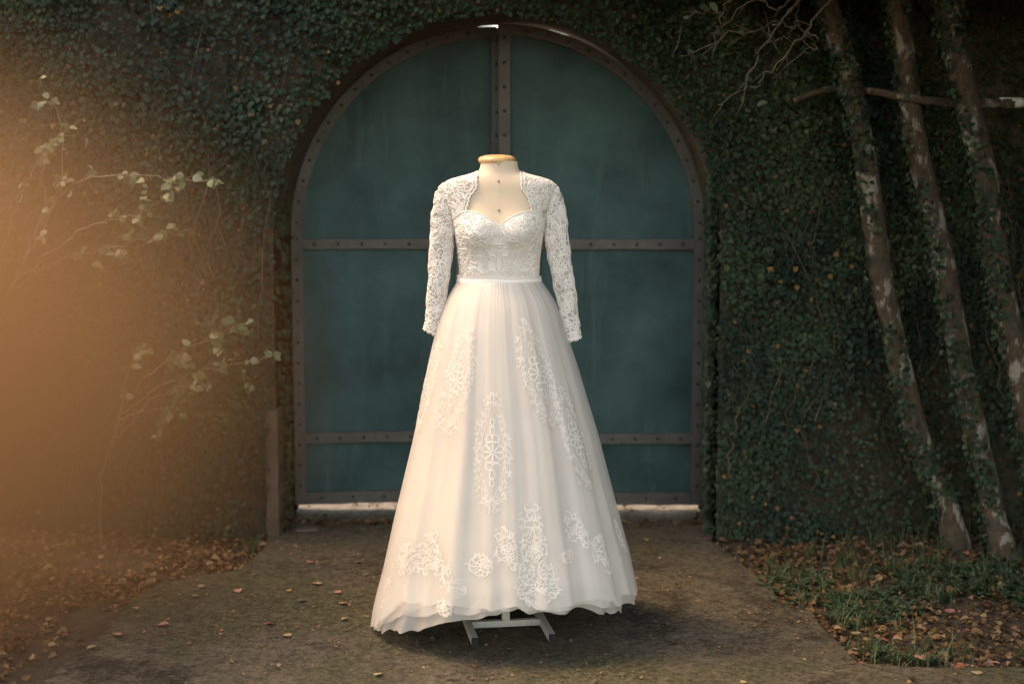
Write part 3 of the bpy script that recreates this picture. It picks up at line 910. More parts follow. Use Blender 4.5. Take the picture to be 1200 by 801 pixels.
def column():
    h = []
    h += [spiral(0.014, 0.165, 0.013, 0.009, -2.6, 2.2), spiral(0.015, 0.108, 0.014, 0.009, 2.6, -2.4)]
    h += [bez((0.0, 0.152), (0.012, 0.150), (0.014, 0.14), (0.013, 0.136)), bez((0.013, 0.136), (0.016, 0.128), (0.01, 0.122), (0.0, 0.122))]
    h += [bez((0, 0.10), (0.004, 0.075), (0.012, 0.06), (0.026, 0.055)), spiral(0.030, 0.066, 0.011, 0.004, -1.6, 2.4), bez((0, 0.055), (0.012, 0.04), (0.02, 0.05), (0.026, 0.055))]
    h += [bez((0.034, 0.06), (0.046, 0.03), (0.046, 0.0), (0.026, -0.01)), bez((0.026, -0.01), (0.004, -0.025), (0.002, -0.055), (0.016, -0.072)), spiral(0.022, -0.062, 0.012, 0.004, -2.0, 3.2)]
    h += [bez((0.05, -0.02), (0.062, -0.05), (0.055, -0.085), (0.026, -0.092)), spiral(0.040, -0.035, 0.014, 0.005, 1.2, -4)]
    h += [loop(0.036, -0.10, 0.2, 0.024, 0.018), loop(0.034, -0.118, -0.7, 0.028, 0.018), bez((0.062, -0.10), (0.070, -0.125), (0.05, -0.14), (0.040, -0.132)), bez((0.040, -0.132), (0.036, -0.155), (0.02, -0.152), (0.018, -0.146)), bez((0.018, -0.146), (0.016, -0.172), (0.004, -0.172), (0, -0.172))]
    c = h + mir(h)
    c += [loop(0.004*math.cos(a), 0.022+0.004*math.sin(a), a, 0.026, 0.010, 10) for a in np.linspace(-2.6, -0.54, 5)] + [loop(0, 0.024, a, 0.02, 0.009, 10) for a in (0.5, 1.57, 2.64)]
    c += [loop(0, -0.108, a, 0.026, 0.010, 10) for a in np.linspace(0, 2*math.pi, 8, endpoint=False)]
    c += [spiral(0, -0.152, 0.008, 0.008, 0, 6.3)]
    return c, []
def side_scroll():
    c = [spiral(0.0, 0.045, 0.014, 0.006, -1.6, 2.8), loop(0.012, 0.03, 1.0, 0.032, 0.018), bez((-0.012, 0.05), (-0.02, 0.01), (0.0, -0.03), (0.02, -0.06)), bez((0.02, -0.06), (0.03, -0.09), (0.05, -0.10), (0.062, -0.09)), spiral(0.052, -0.085, 0.015, 0.004, -0.4, -5.6)]
    c += [loop(-0.004, 0.0, 0.2, 0.030, 0.018), loop(0.008, -0.03, 0.1, 0.026, 0.016), loop(-0.002, -0.02, 3.4, 0.026, 0.016), loop(0.0, 0.02, 2.8, 0.024, 0.014)]
    return c, []

def place_on_skirt(px, py, motif, s=1.0, rot=0.0, wcore=0.0033, wthin=0.0017, net=None, hh=0.0007, sx=1.0):
    # find the skirt parameters under the photo point (a few fixed-point steps)
    z = zrow(py); th = 0.0
    for _ in range(25):
        P = skirt(np.array([th]), np.array([z]), 0.008)[0]
        q = at(px, py, P[1])
        z = float(np.clip(q[2], 0.05, ZW))
        L = _sl(np.array([z]))[0][0]; Rr = _sr(np.array([z]))[0][0]
        th = th*0.4 + 0.6*math.asin(max(-0.985, min(0.985, (q[0]-(L+Rr)/2)/((Rr-L)/2+0.012))))
    L0 = _sl(np.array([z]))[0][0]; R0 = _sr(np.array([z]))[0][0]
    Rad = (R0-L0)/2+0.01
    core, thin = motif
    lift = 0.0075
    lm_ = M['lace_soft'] if thin else M['lace_hem']
    fn = lambda a, b: skirt(a, b, lift)
    acc = ([], [])
    def put(lines, w, h):
        for l in xf(lines, s, rot, 0, 0, sx):
            zc = z+l[:, 1]*0.94
            ra = (np.interp(zc, [0, ZW], [Rad*1.0, Rad*1.0]))
            th_ = th + l[:, 0]/ra + th*0.0
            cord(fn, th_, np.clip(zc, 0.02, ZW), w, h, acc)
    put(core, wcore*s**0.3, hh); put(thin, wthin, 0.0004)
    o = lace_obj('lace_applique', acc, lm_, tul)
    # net ground: a sheer patch following the outline of the drawing, with small filler stitches
    allp = np.concatenate(xf(core+thin, s, rot, 0, 0, sx))
    cxy = allp.mean(0); d = allp-cxy; ang = np.arctan2(d[:, 1], d[:, 0]); rad_ = np.hypot(d[:, 0], d[:, 1])
    na = 72; rim = np.zeros(na)
    for i in range(na):
        a0 = -math.pi+2*math.pi*i/na
        w = np.abs((ang-a0+math.pi) % (2*math.pi)-math.pi) < 0.16
        rim[i] = rad_[w].max() if w.any() else 0.0
    rim = np.where(rim == 0, np.interp(np.arange(na), np.arange(na)[rim > 0], rim[rim > 0], period=na), rim)
    rim = (np.roll(rim, 1)+2*rim+np.roll(rim, -1))/4+0.003
    aa = -math.pi+2*math.pi*np.arange(na)/na
    fn2 = lambda l: skirt(th+l[:, 0]/Rad, np.clip(z+l[:, 1]*0.94, 0.02, ZW), lift-0.0006)
    rings = [np.stack([cxy[0]+rim*q*np.cos(aa), cxy[1]+rim*q*np.sin(aa)], -1) for q in (0.02, 0.25, 0.5, 0.75, 1.0)]
    link('net_ground', mesh_from(np.concatenate([fn2(q) for q in rings]), grid_faces(na, 5, True)), M['net_fine'], o)
    rr = np.random.default_rng(int(px*7+py)); fa = ([], []); pts = []
    for _ in range(900):
        q = math.sqrt(rr.random())*0.93; k = rr.integers(0, na)
        c = cxy+rim[k]*q*np.array((math.cos(aa[k]), math.sin(aa[k])))
        if pts and np.min(np.sum((np.array(pts)-c)**2, 1)) < 0.0105**2: continue
        if thin and q < 0.72: continue
        if rr.random() < 0.35: continue
        pts.append(c); a0 = rr.uniform(0, 6.28); kk = rr.integers(0, 3)
        if kk == 0: ls = [loop(0, 0, a0+e, 0.010, 0.006, 9) for e in (0, 2.1, 4.2)]
        elif kk == 1: ls = [spiral(0, 0, 0.0015, 0.0065, a0, a0+5.5, 12)]
        else: ls = [loop(-0.005, 0, a0, 0.013, 0.007, 10)]
        for l in ls: cord(fn, th+(c[0]+l[:, 0])/Rad, np.clip(z+(c[1]+l[:, 1])*0.94, 0.02, ZW), 0.0020, 0.0006, fa)
    if fa[0]: lace_obj('filler_stitches', fa, lm_, o)
    return o

med, arab, dia, plu, colm, scr = medallion(), arabesque(), small_diamond(), plume(), column(), side_scroll()
place_on_skirt(577, 530, med)
place_on_skirt(534, 447, med, 0.95, R(-10), sx=1.05)
place_on_skirt(631, 437, med, 0.95, R(8), sx=0.95)
place_on_skirt(676, 513, med, 0.92, R(8))
place_on_skirt(499, 452, med, 0.85, R(-10))
place_on_skirt(500, 655, arab, 1.12, R(3))
place_on_skirt(562, 662, dia, 1.0)
place_on_skirt(594, 643, plu, 0.95)
place_on_skirt(628, 652, colm, 1.06)
place_on_skirt(677, 620, plu, 0.92, R(10))
place_on_skirt(667, 652, dia, 0.6)
place_on_skirt(701, 645, scr, 1.0)
place_on_skirt(728, 628, plu, 0.85, R(6))
place_on_skirt(452, 686, scr, 0.7, R(-20))
place_on_skirt(470, 655, plu, 0.7, R(-15))
place_on_skirt(520, 712, dia, 0.7)

# ---------------- bodice, waistband, yoke
def sweetheart(xa):
    """height of the neckline (m) over |x| in photo px"""
    return np.interp(np.abs(xa), [0, 4, 9, 16, 25, 33, 41, 48, 51, 60], [zrow(263), zrow(259.5), zrow(256), zrow(251.5), zrow(247.5), zrow(246.5), zrow(249), zrow(254), zrow(256), zrow(258)])
nt, nv = 160, 40
th = np.linspace(-math.pi, math.pi, nt, endpoint=False)
xs_ = torso(th, np.full(nt, zrow(258)))[:, 0]-DX
top = np.where(np.abs(th) < math.pi/2, sweetheart(xs_/PXM), zrow(256))
bot = zrow(326)
def bod(a, b): return torso(a, b, 0.006)
Z = bot+(top[None, :]-bot)*np.linspace(0, 1, nv)[:, None]
T = np.repeat(th[None, :], nv, 0)
P = torso(T, Z, 0.006)
bodice = link('bodice', mesh_from(P.reshape(-1, 3), grid_faces(nt, nv, True)), M['bodice'], dress)
# neckline edge cord
acc = ([], [])
m_ = np.abs(th) < 1.75
cord(bod, th[m_], top[m_]-0.001, 0.006, 0.004, acc)
lace_obj('neckline_edge', acc, M['lace'], bodice)
# lace on the bodice
def on_torso(lines, x0, z0, fn, acc, w, h, s=1.0, rot=0.0):
    for l in xf(lines, s, rot):
        z = z0+l[:, 1]
        a = _tt(z)[0]+0.006
        sn = np.clip((x0+l[:, 0])/a, -0.98, 0.98)
        th_ = np.arcsin(np.sign(sn)*np.abs(sn)**(1/0.88))
        cord(fn, th_, z, w, h, acc)
acc = ([], [])
zc0 = zrow(296)
half = [bez((0.006, 0.095), (0.012, 0.07), (0.030, 0.06), (0.034, 0.040)), spiral(0.030, 0.040, 0.014, 0.004, -0.2, 4.6), spiral(0.052, 0.036, 0.015, 0.004, 3.0, -2.4),
        bez((0.034, 0.03), (0.040, 0.01), (0.024, -0.005), (0.026, -0.018)), spiral(0.018, -0.016, 0.013, 0.005, 0.2, 4.4), bez((0.006, -0.01), (0.016, -0.03), (0.004, -0.05), (0.001, -0.07)),
        spiral(0.036, -0.020, 0.012, 0.004, 3.2, -1.5), loop(0.0015, -0.005, 1.25, 0.018, 0.008), loop(0.0015, 0.022, 1.2, 0.016, 0.008),
        spiral(0.020, -0.070, 0.014, 0.010, -0.3, 3.6), bez((0.034, -0.07), (0.05, -0.06), (0.05, -0.035), (0.036, -0.03))]
half = xf(half, sx=1.22)
on_torso(half+mir(half), 0, zc0, bod, acc, 0.0052, 0.0046)
lace_obj('front_scrollwork', acc, M['lace'], bodice)
acc = ([], [])
rl = np.random.default_rng(5)
pts = []
tries = 0
while len(pts) < 150 and tries < 6000:
    tries += 1
    x = rl.uniform(-0.155, 0.155); z = rl.uniform(zrow(322), zrow(249))
    if z > sweetheart(np.array([x/PXM]))[0]-0.016: continue
    if abs(x) < 0.026 and z < zrow(272): continue
    if abs(x) > _tt(np.array([z]))[0][0]-0.004: continue
    if any((x-p[0])**2+(z-p[1])**2 < 0.0175**2 for p in pts): continue
    pts.append((x, z))
for i, (x, z) in enumerate(pts):
    k = rl.integers(0, 4); a0 = rl.uniform(0, 6.28)
    if k == 0: ls = flower(0, 0, 0.013, 5, a0, 0.7)
    elif k == 1: ls = [spiral(0, 0, 0.002, 0.011, a0, a0+5.5, 16), loop(0.006, 0, a0, 0.014, 0.008, 10)]
    elif k == 2: ls = [loop(0, 0, a0+d, 0.015, 0.008, 10) for d in (-0.8, 0, 0.8)]
    else: ls = [bez((-0.014, 0), (-0.006, 0.014), (0.006, -0.014), (0.014, 0)), loop(0.0, 0.0, a0, 0.012, 0.008, 10)]
    on_torso(ls, x, z, bod, acc, 0.0036, 0.0036, 1.0, a0)
lace_obj('bodice_lace', acc, M['lace'], bodice)
# waistband: three soft tucks
nt, nv = 120, 13
th = np.linspace(-math.pi, math.pi, nt, endpoint=False)
zz = np.linspace(zrow(330.5), zrow(322.5), nv)
T, Z = np.meshgrid(th, zz)
off = 0.0125 + 0.0022*np.abs(np.sin((Z-zz[0])/(zz[-1]-zz[0])*math.pi*1.5+0.25*np.sin(T*3)+0.15*np.sin(T*7)))
P = torso(T, Z, off)
link('waistband', mesh_from(P.reshape(-1, 3), grid_faces(nt, nv, True)), M['band'], dress)

# yoke: sheer lace over the shoulders, open at the front
open_px = [(196, 24.5), (202, 24.5), (208, 25.5), (214, 26), (219, 25.5), (224, 28.5), (230, 33.5), (236, 35), (241, 36.5), (246, 38), (258, 40), (264, 42)]
oz = np.array([zrow(a) for a, _ in open_px][::-1]); ov = np.array([v*PXM for _, v in open_px][::-1])
def yoke_fn(a, b): return torso(a, b, 0.005)
rows = [zrow(p) for p in np.concatenate((np.linspace(262, 226, 22), np.linspace(224, 200, 28)))]
vv = []; nt = 110
for z in rows:
    a = _tt(np.array([z]))[0][0]+0.005
    sn = min(0.97, np.interp(z, oz, ov)/a)
    t0 = math.asin(sn**(1/0.88))
    t0 += 0.018*math.sin(z*240)       # scalloped edge
    if z > zrow(204): t0 = max(t0, 0.0)
    vv.append(yoke_fn(np.linspace(t0, 2*math.pi-t0, nt), np.full(nt, z)))
yoke = link('shoulder_yoke', mesh_from(np.concatenate(vv), grid_faces(nt, len(rows))), M['net'], dress)
for sg in (-1, 1):
    acc = ([], []); acc2 = ([], [])
    # scalloped border along the opening
    zz = np.linspace(zrow(250), zrow(203), 60)
    for ins, w in ((0.0, 0.0065), (0.011, 0.004)):
        a = _tt(zz)[0]+0.005
        sn = np.clip((np.interp(zz, oz, ov)+ins)/a, 0, 0.97)
        t = np.arcsin(sn**(1/0.88))+0.03*np.abs(np.sin(np.arange(60)*0.52))-0.02
        cord(yoke_fn, sg*t, zz, w, 0.004, acc)
    pts = []
    tries = 0
    while len(pts) < 150 and tries < 5000:
        tries += 1
        z = rl.uniform(zrow(262), zrow(203)); t = rl.uniform(0.2, math.pi-0.15)
        a = _tt(np.array([z]))[0][0]
        if t < math.pi/2 and a*math.sin(t)**0.88 < np.interp(z, oz, ov)+0.010: continue
        p = yoke_fn(np.array([sg*t]), np.array([z]))[0]
        if any(np.sum((p-q)**2) < 0.0155**2 for q in pts): continue
        pts.append(p)
        k = rl.integers(0, 4); a0 = rl.uniform(0, 6.28); sc = rl.uniform(0.9, 1.25)
        if k == 0: ls = flower(0, 0, 0.014, 5, a0, 0.75)
        elif k == 1: ls = [spiral(0, 0, 0.003, 0.014, a0, a0+5.8, 18)]
        elif k == 2: ls = [loop(0, 0, a0+d, 0.018, 0.010, 10) for d in (-0.9, 0, 0.9)]
        else: ls = [spiral(0, 0, 0.011, 0.011, 0, 6.3, 16), spiral(0.004, 0, 0.002, 0.006, 0, 5, 10)]
        n0 = normals(yoke_fn, np.array([sg*t]), np.array([z]))
        # local parameter scale
        du = np.linalg.norm(yoke_fn(np.array([sg*t+1e-3]), np.array([z]))[0]-p)/1e-3
        dv = np.linalg.norm(yoke_fn(np.array([sg*t]), np.array([z+1e-3]))[0]-p)/1e-3
        for l in ls:
            cord(yoke_fn, sg*t+l[:, 0]*sc/max(du, 0.02), z+l[:, 1]*sc/max(dv, 0.3), 0.0044, 0.0030, acc2)
    lace_obj('yoke_border', acc, M['lace'], yoke)
    lace_obj('yoke_lace', acc2, M['lace'], yoke)

# ---------------- sleeves
def sleeve(side, rows, cuff):
    r = np.array(rows, float)
    zs_ = np.array([at(x, y, 0)[2] for x, y, h in rows]); xs2 = np.array([at(x, y, 0)[0] for x, y, h in rows]); hw = r[:, 2]*PXM*0.95
    v = np.linspace(0, 1, len(rows)); vf = np.linspace(0, 1, 300)
    def sm_(y):
        y = np.interp(vf, v, y); k = 31; yp = np.concatenate((2*y[0]-y[1:k//2+1][::-1], y, 2*y[-1]-y[-k//2:-1][::-1][:k//2]))
        return np.convolve(yp, np.ones(k)/k, 'valid')[:300]
    zf, xf_, hf = sm_(zs_), sm_(xs2), sm_(hw)
    Ls = zf[0]-zf[-1]
    def fn(a, b):
        """a angle, b 0..1 along"""
        a = np.asarray(a, float); b = np.asarray(b, float)
        cx = np.interp(b, vf, xf_); cz = np.interp(b, vf, zf); h = np.interp(b, vf, hf)
        wr = 1+(0.035*np.sin(b*31+a*2+side)+0.03*np.sin(b*47-a*3+side)+0.025*np.sin(b*83+a))*np.clip(b*4, 0, 1)
        dep = h*0.82
        yy = -0.004-0.02*b
        cutz = cuff*np.sin(a)*h*np.clip((b-0.93)/0.07, 0, 1)
        return np.stack([cx+h*np.sin(a)*wr, yy-dep*np.cos(a)*wr, cz+cutz-0.22*side*0.0], -1)
    fnc = lambda a, c: fn(a, -c)          # same surface with outward-facing parameters
    nt, nv = 48, 90
    T, B = np.meshgrid(np.linspace(-math.pi, math.pi, nt, endpoint=False), np.linspace(0, 1, nv))
    P = fn(T, B)
    P[-1, :, 2] -= 0.006*np.abs(np.sin(T[-1]*4))
    # close the head of the sleeve towards the shoulder
    root = link('sleeve', mesh_from(P.reshape(-1, 3), grid_faces(nt, nv, True)[:]), M['net'], dress)
    acc = ([], [])
    pts = []; tries = 0
    while len(pts) < 330 and tries < 9000:
        tries += 1
        b_ = rl.uniform(0.02, 0.985); a_ = rl.uniform(-math.pi, math.pi)
        p = fn(np.array([a_]), np.array([b_]))[0]
        if any(np.sum((p-q)**2) < 0.0180**2 for q in pts): continue
        pts.append(p)
        h = np.interp(b_, vf, hf)
        k = rl.integers(0, 5); a0 = rl.uniform(0, 6.28); sc = rl.uniform(0.85, 1.3)
        if k == 0: ls = flower(0, 0, 0.014, 5, a0, 0.75)
        elif k == 1: ls = [spiral(0, 0, 0.003, 0.013, a0, a0+5.8, 18), loop(0.008, 0.004, a0, 0.016, 0.009, 10)]
        elif k == 2: ls = [loop(0, 0, a0+d, 0.019, 0.010, 10) for d in (-0.9, 0, 0.9)]
        elif k == 3: ls = [spiral(0, 0, 0.011, 0.011, 0, 6.3, 16)]
        else: ls = [bez((-0.018, 0), (-0.008, 0.018), (0.008, -0.018), (0.018, 0)), loop(0.004, 0.002, a0, 0.014, 0.009, 10)]
        for l in ls: cord(fnc, a_+l[:, 0]*sc/h, -np.clip(b_+l[:, 1]*sc/Ls, 0.0, 1.0), 0.0042, 0.0026, acc)
    # cuff border, two scalloped rows
    a = np.linspace(-math.pi, math.pi, 90)
    for b0, w in ((0.985, 0.006), (0.955, 0.004)):
        cord(fnc, a, -(b0+0.012*np.abs(np.sin(a*5))), w, 0.004, acc)
    # scallop lobes hanging at the cuff
    lace_obj('sleeve_lace', acc, M['lace'], root)
    return root
sleeve(-1, [(527, 212, 4), (523.5, 218, 9), (521.5, 228, 12.2), (520, 248, 14.2), (519, 268, 14.8), (517.5, 290, 14), (515, 320, 13), (512, 350, 11.5), (508.5, 372, 10), (505.5, 389, 9)], -0.5)
sleeve(1, [(643, 213, 4), (645.5, 219, 9), (647.5, 230, 12), (650, 252, 14), (652, 275, 14.5), (655, 300, 13.5), (659.5, 325, 13), (664, 350, 12), (668, 375, 10.5), (671.5, 397, 9.5)], 0.25)

# ================================================================== IVY
def inside_arch(x, z, r):
    return ((np.abs(x-GX) < r) & (z < SPRING)) | ((x-GX)**2+(z-SPRING)**2 < r*r)

def ivy_mass(xlo, xhi, n, seed, sparse):
    r = np.random.default_rng(seed)
    x = r.uniform(xlo, xhi, n); z = r.uniform(-0.02, WALL_TOP, n)
    dens = fbm(x*1.7+30, z*1.7+30, 40+seed, 4)
    keep = r.random(n) < np.clip((dens-sparse)/0.22, 0.38, 1.0)
    # ragged edge round the arch
    edge = OR + 0.03*(fbm(x*5+9, z*5+9, 60)-0.55) - 0.03*(z > SPRING+0.25)*fbm(x*8+3, z*8+3, 61)
    keep &= ~inside_arch(x, z, edge)
    x, z = x[keep], z[keep]; m = len(x)
    thick = 0.03+0.36*np.clip(fbm(x*2.1+11, z*2.1+11, 70, 3)-0.15, 0, 1)**1.6
    dist = np.hypot(x-GX, np.maximum(z-SPRING, 0))-OR
    thick *= np.clip(0.35+dist*3, 0.35, 1)
    dep = thick*r.random(m)**0.55
    P = np.stack([x, WALL_Y-0.005-dep, z], -1)
    L = np.stack([r.normal(0, .55, m), -0.25-0.5*r.random(m), -1+r.normal(0, .35, m)], -1)
    N = np.stack([r.normal(0, .38, m), -1+r.normal(0, .2, m), 0.35+r.normal(0, .35, m)], -1)
    size = (0.009+0.020*r.random(m)**1.6)*(0.85+0.4*fbm(x*3+1, z*3+1, 80))
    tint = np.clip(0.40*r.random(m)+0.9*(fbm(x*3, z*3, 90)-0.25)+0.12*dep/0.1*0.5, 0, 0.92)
    dead = r.random(m) < 0.018
    tint[dead] = r.uniform(0.955, 1.0, dead.sum())
    return P, L, N, size, tint

def reveal_ivy(side, n, seed, zmax):
    r = np.random.default_rng(seed)
    z = r.uniform(0, zmax, n); y = WALL_Y + (r.random(n)**1.6)*0.42
    x = GX+side*(OR-0.004-0.05*r.random(n)*(1-(y-WALL_Y)/0.5))
    P = np.stack([x, y, z], -1)
    L = np.stack([-side*(0.2+0.3*r.random(n)), -0.4*r.random(n)-.1, -1+r.normal(0, .3, n)], -1)
    N = np.stack([-side*(1+r.normal(0, .2, n)), -0.7+r.normal(0, .3, n), 0.3+r.normal(0, .3, n)], -1)
    return P, L, N, r.uniform(0.02, 0.036, n), np.clip(r.random(n)*0.85, 0, 0.92)

def stems(xlo, xhi, n, seed):
    r = random.Random(seed); b = MB()
    for i in range(n):
        x = r.uniform(xlo, xhi); z = r.uniform(0.0, 1.8); pts = []; h = r.uniform(0.5, 1.8)
        dx = 0; wo = 0.05*r.random()**3
        k = 14; ok = True
        for j in range(k):
            zz = z+h*j/(k-1); dx += r.uniform(-0.05, 0.05)
            if inside_arch(np.array([x+dx]), np.array([zz]), OR+0.005)[0]: ok = False; break
            pts.append((x+dx, WALL_Y-0.02-wo-0.02*r.random(), zz))
        if ok and zz < WALL_TOP: b.tube(pts, [r.uniform(0.0015, 0.0042)*(1-0.5*j/k) for j in range(k)], 5, False)
    return b

def cat(*a): return [np.concatenate(q) for q in zip(*a)]
ivl = empty('climbing_ivy', (-2.5, WALL_Y, 0)); tag(ivl, 'dense climbing ivy on the wall left of the gate arch', 'ivy', 'ivy on the garden wall')
ivr = empty('climbing_ivy', (2.5, WALL_Y, 0)); tag(ivr, 'dark climbing ivy on the wall right of the gate, behind the trees', 'ivy', 'ivy on the garden wall')
A = ivy_mass(-3.6, GX, 132000, 1, 0.24)
B = reveal_ivy(-1, 500, 2, 1.9)
o = link('leaves', leaf_batch('ivy_leaves', *cat(A, B)), M['ivy'], ivl); o.matrix_parent_inverse = Matrix.Translation((2.5, -WALL_Y, 0)); o['kind'] = 'stuff'
A = ivy_mass(GX, 3.6, 132000, 3, 0.25)
B = reveal_ivy(1, 2600, 4, 2.1)
o = link('leaves', leaf_batch('ivy_leaves', *cat(A, B)), M['ivy'], ivr); o.matrix_parent_inverse = Matrix.Translation((-2.5, -WALL_Y, 0)); o['kind'] = 'stuff'
o = stems(-3.4, GX-0.2, 150, 5).build('stems', M['vine'], ivl, True); o.matrix_parent_inverse = Matrix.Translation((2.5, -WALL_Y, 0)); o['kind'] = 'stuff'
o = stems(GX+0.2, 3.4, 150, 6).build('stems', M['vine'], ivr, True); o.matrix_parent_inverse = Matrix.Translation((-2.5, -WALL_Y, 0)); o['kind'] = 'stuff'

# ================================================================== TREES ON THE RIGHT
def spline(pts, n):
    pts = np.array(pts, float); m = len(pts)
    P = np.vstack([2*pts[0]-pts[1], pts, 2*pts[-1]-pts[-2]])
    out = []
    for q in np.linspace(0, m-1-1e-6, n):
        i = int(q); t = q-i
        p0, p1, p2, p3 = P[i:i+4]
        out.append(0.5*((2*p1)+(-p0+p2)*t+(2*p0-5*p1+4*p2-p3)*t*t+(-p0+3*p1-3*p2+p3)*t**3))
    return np.array(out)

def tree(label, path, base, r0, r1, ivy_n, seed, crown):
    """path: (px, py, Y) list from the bottom up; base: extra ground point"""
    pts = [base]+[at(*p) for p in path]
    # carry on above the frame
    d = pts[-1]-pts[-2]; d = d/np.linalg.norm(d)
    last = pts[-1]
    for k in range(1, 5): pts.append(last+d*0.55*k+np.array((0.03*k*k*random.uniform(-1, 1), 0.02*k*k, 0.05*k)))
    root = empty('tree', base); tag(root, label, 'tree', 'slim leaning trees by the wall')
    inv = Matrix.Translation(-Vector(base))
    sp = spline(pts, 70)
    wv_ = np.linspace(0, 9, 70)
    sp[:, 0] += 0.045*(vnoise(wv_, np.full(70, seed*1.7), 21)-0.5); sp[:, 1] += 0.05*(vnoise(wv_, np.full(70, seed*2.9), 22)-0.5)
    rad = np.linspace(r0, r1, 70)*(1+0.10*(vnoise(np.linspace(0, 14, 70), np.full(70, seed*3.1), 7)-0.5)); rad[:5] *= np.linspace(1.45, 1.05, 5)
    b = MB(); b.tube(sp, list(rad), 16, True, 0.035, seed)
    tr = b.build('trunk', M['bark'], root, True); tr.matrix_parent_inverse = inv
    r = np.random.default_rng(seed)
    # ivy leaves on the bark
    i = r.uniform(0, 52, ivy_n); i0 = i.astype(int); f = (i-i0)[:, None]
    C = sp[i0]*(1-f)+sp[i0+1]*f; rr_ = rad[i0]
    a = r.uniform(0, 2*math.pi, ivy_n)
    keep = fbm(i*0.25+seed*5, a*0.9, 30+seed)+0.13*np.cos(a-2.9) > 0.47
    C, rr_, a = C[keep], rr_[keep], a[keep]; m = len(a)
    n_ = np.stack([np.cos(a), np.sin(a), np.zeros(m)], -1)
    P = C+n_*(rr_[:, None]+0.002+0.015*r.random((m, 1)))
    L = n_*0.5+np.stack([r.normal(0, .4, m), r.normal(0, .4, m), -1+r.normal(0, .5, m)], -1)
    N = n_+np.stack([r.normal(0, .35, m), r.normal(0, .35, m), 0.3+r.normal(0, .3, m)], -1)
    o = link('trunk_ivy', leaf_batch('trunk_ivy', P, L, N, r.uniform(.013, .030, m), np.clip(r.random(m)*0.9, 0, .92)), M['ivy'], root); o.matrix_parent_inverse = inv; o['kind'] = 'stuff'
    # limbs above the picture, and an unseen crown set low to shade the right wall
    topp = sp[-1]
    for k in range(4):
        q = sp[40+k*8]; e = topp+np.array(crown)*0.5+r.normal(0, 0.7, 3)*np.array((1, 1, 0.3))
        mid = (q+e)/2+np.array((0, 0, 0.15))
        b = MB(); b.tube(spline([q, mid, e], 12), list(np.linspace(r1*0.6, 0.012, 12)), 8)
        lb = b.build('limb', M['bark'], root, True); lb.matrix_parent_inverse = inv
    n = 8000
    cc = np.array((topp[0]+crown[0], topp[1]+crown[1], 3.25+crown[2]*0.3))
    u = r.normal(0, 1, (n, 3)); u /= np.linalg.norm(u, axis=1, keepdims=True)
    P = cc+u*(r.random((n, 1))**0.45)*np.array((1.9, 2.3, 0.85))
    P = P+0.35*np.stack([fbm(P[:, 0]*2+9, P[:, 1]*2+9, s)-0.5 for s in (1, 2, 3)], -1)
    P = P[P[:, 2] > 1.78+0.135*(P[:, 1]+5.2)]; n = len(P)      # low shading foliage trimmed to stay just out of view
    o = link('crown', leaf_batch('crown', P, r.normal(0, 1, (n, 3))+np.array((0, 0, -.6)), r.normal(0, .6, (n, 3))+np.array((0, 0, 1.)), r.uniform(.10, .20, n), r.random(n)), M['crown'], root)
    o.matrix_parent_inverse = inv; o['kind'] = 'stuff'
tree('leaning slim tree nearest the gate, bark patched pale and ivy-clad', [(1106, 590, 1.08), (1085, 530, 1.08), (1051, 400, 1.08), (1021, 250, 1.06), (1000, 130, 1.05), (967, 0, 1.05)], np.append(ground_at(1122, 655)[:2], -0.05), 0.056, 0.040, 4600, 3, (0.9, -0.3, 0.3))
tree('middle of the three leaning trees, the horizontal branch across its front', [(1165, 590, 1.0), (1141, 480, 1.0), (1112, 345, 1.0), (1090, 230, 1.0), (1066, 110, 1.0), (1048, 0, 1.0)], np.append(ground_at(1185, 672)[:2], -0.05), 0.056, 0.040, 4600, 4, (1.4, -1.0, 0.5))
tree('rightmost leaning tree at the picture edge, ivy along its left side', [(1222, 600, 0.85), (1200, 480, 0.85), (1183, 370, 0.85), (1160, 250, 0.85), (1132, 120, 0.85), (1110, 0, 0.85)], np.append(ground_at(1240, 690)[:2], -0.05), 0.060, 0.044, 4600, 5, (1.9, -1.9, 0.4))

def shade_tree(label, base, h, rx, rz, n, seed):  # unseen trees added at the sides to hold back sky light
    root = empty('tree', base); tag(root, label, 'tree', 'added unseen trees that shade the scene'); r = np.random.default_rng(seed)
    b = MB(); b.tube(spline([(0, 0, -.05), (0.05, 0.1, h*.35), (-.05, .05, h*.75), (0.1, 0, h*1.1)], 20), list(np.linspace(.17, .05, 20)), 14, True, .04, seed)
    b.build('trunk', M['bark'], root, True)
    for k in range(6):
        a = k*1.05; e = (rx*.6*math.cos(a), rx*.6*math.sin(a), h+rz*.3*math.sin(k*2))
        b = MB(); b.tube(spline([(0, 0, h*.45), (e[0]*.4, e[1]*.4, h*.8), e], 12), list(np.linspace(.06, .015, 12)), 8); b.build('limb', M['bark'], root, True)
    u = r.normal(0, 1, (n, 3)); u /= np.linalg.norm(u, axis=1, keepdims=True)
    P = np.array((0, 0, h))+u*(r.random((n, 1))**.4)*np.array((rx, rx, rz))
    P = P+.5*np.stack([fbm(P[:, 0]*2+9, P[:, 1]*2+P[:, 2]+9, q)-.5 for q in (1, 2, 3)], -1)
    o = link('crown', leaf_batch('crown', P, r.normal(0, 1, (n, 3))+np.array((0, 0, -.6)), r.normal(0, .6, (n, 3))+np.array((0, 0, 1.)), r.uniform(.12, .24, n), r.random(n)), M['crown'], root); o['kind'] = 'stuff'
shade_tree('added unseen tree outside the right picture edge, darkening the right side', (4.5, -0.2, 0), 2.9, 1.7, 2.5, 14000, 31)
shade_tree('added unseen tree behind the camera to the left, dimming the left sky light', (-4.6, -3.2, 0), 3.3, 1.9, 2.3, 9000, 32)

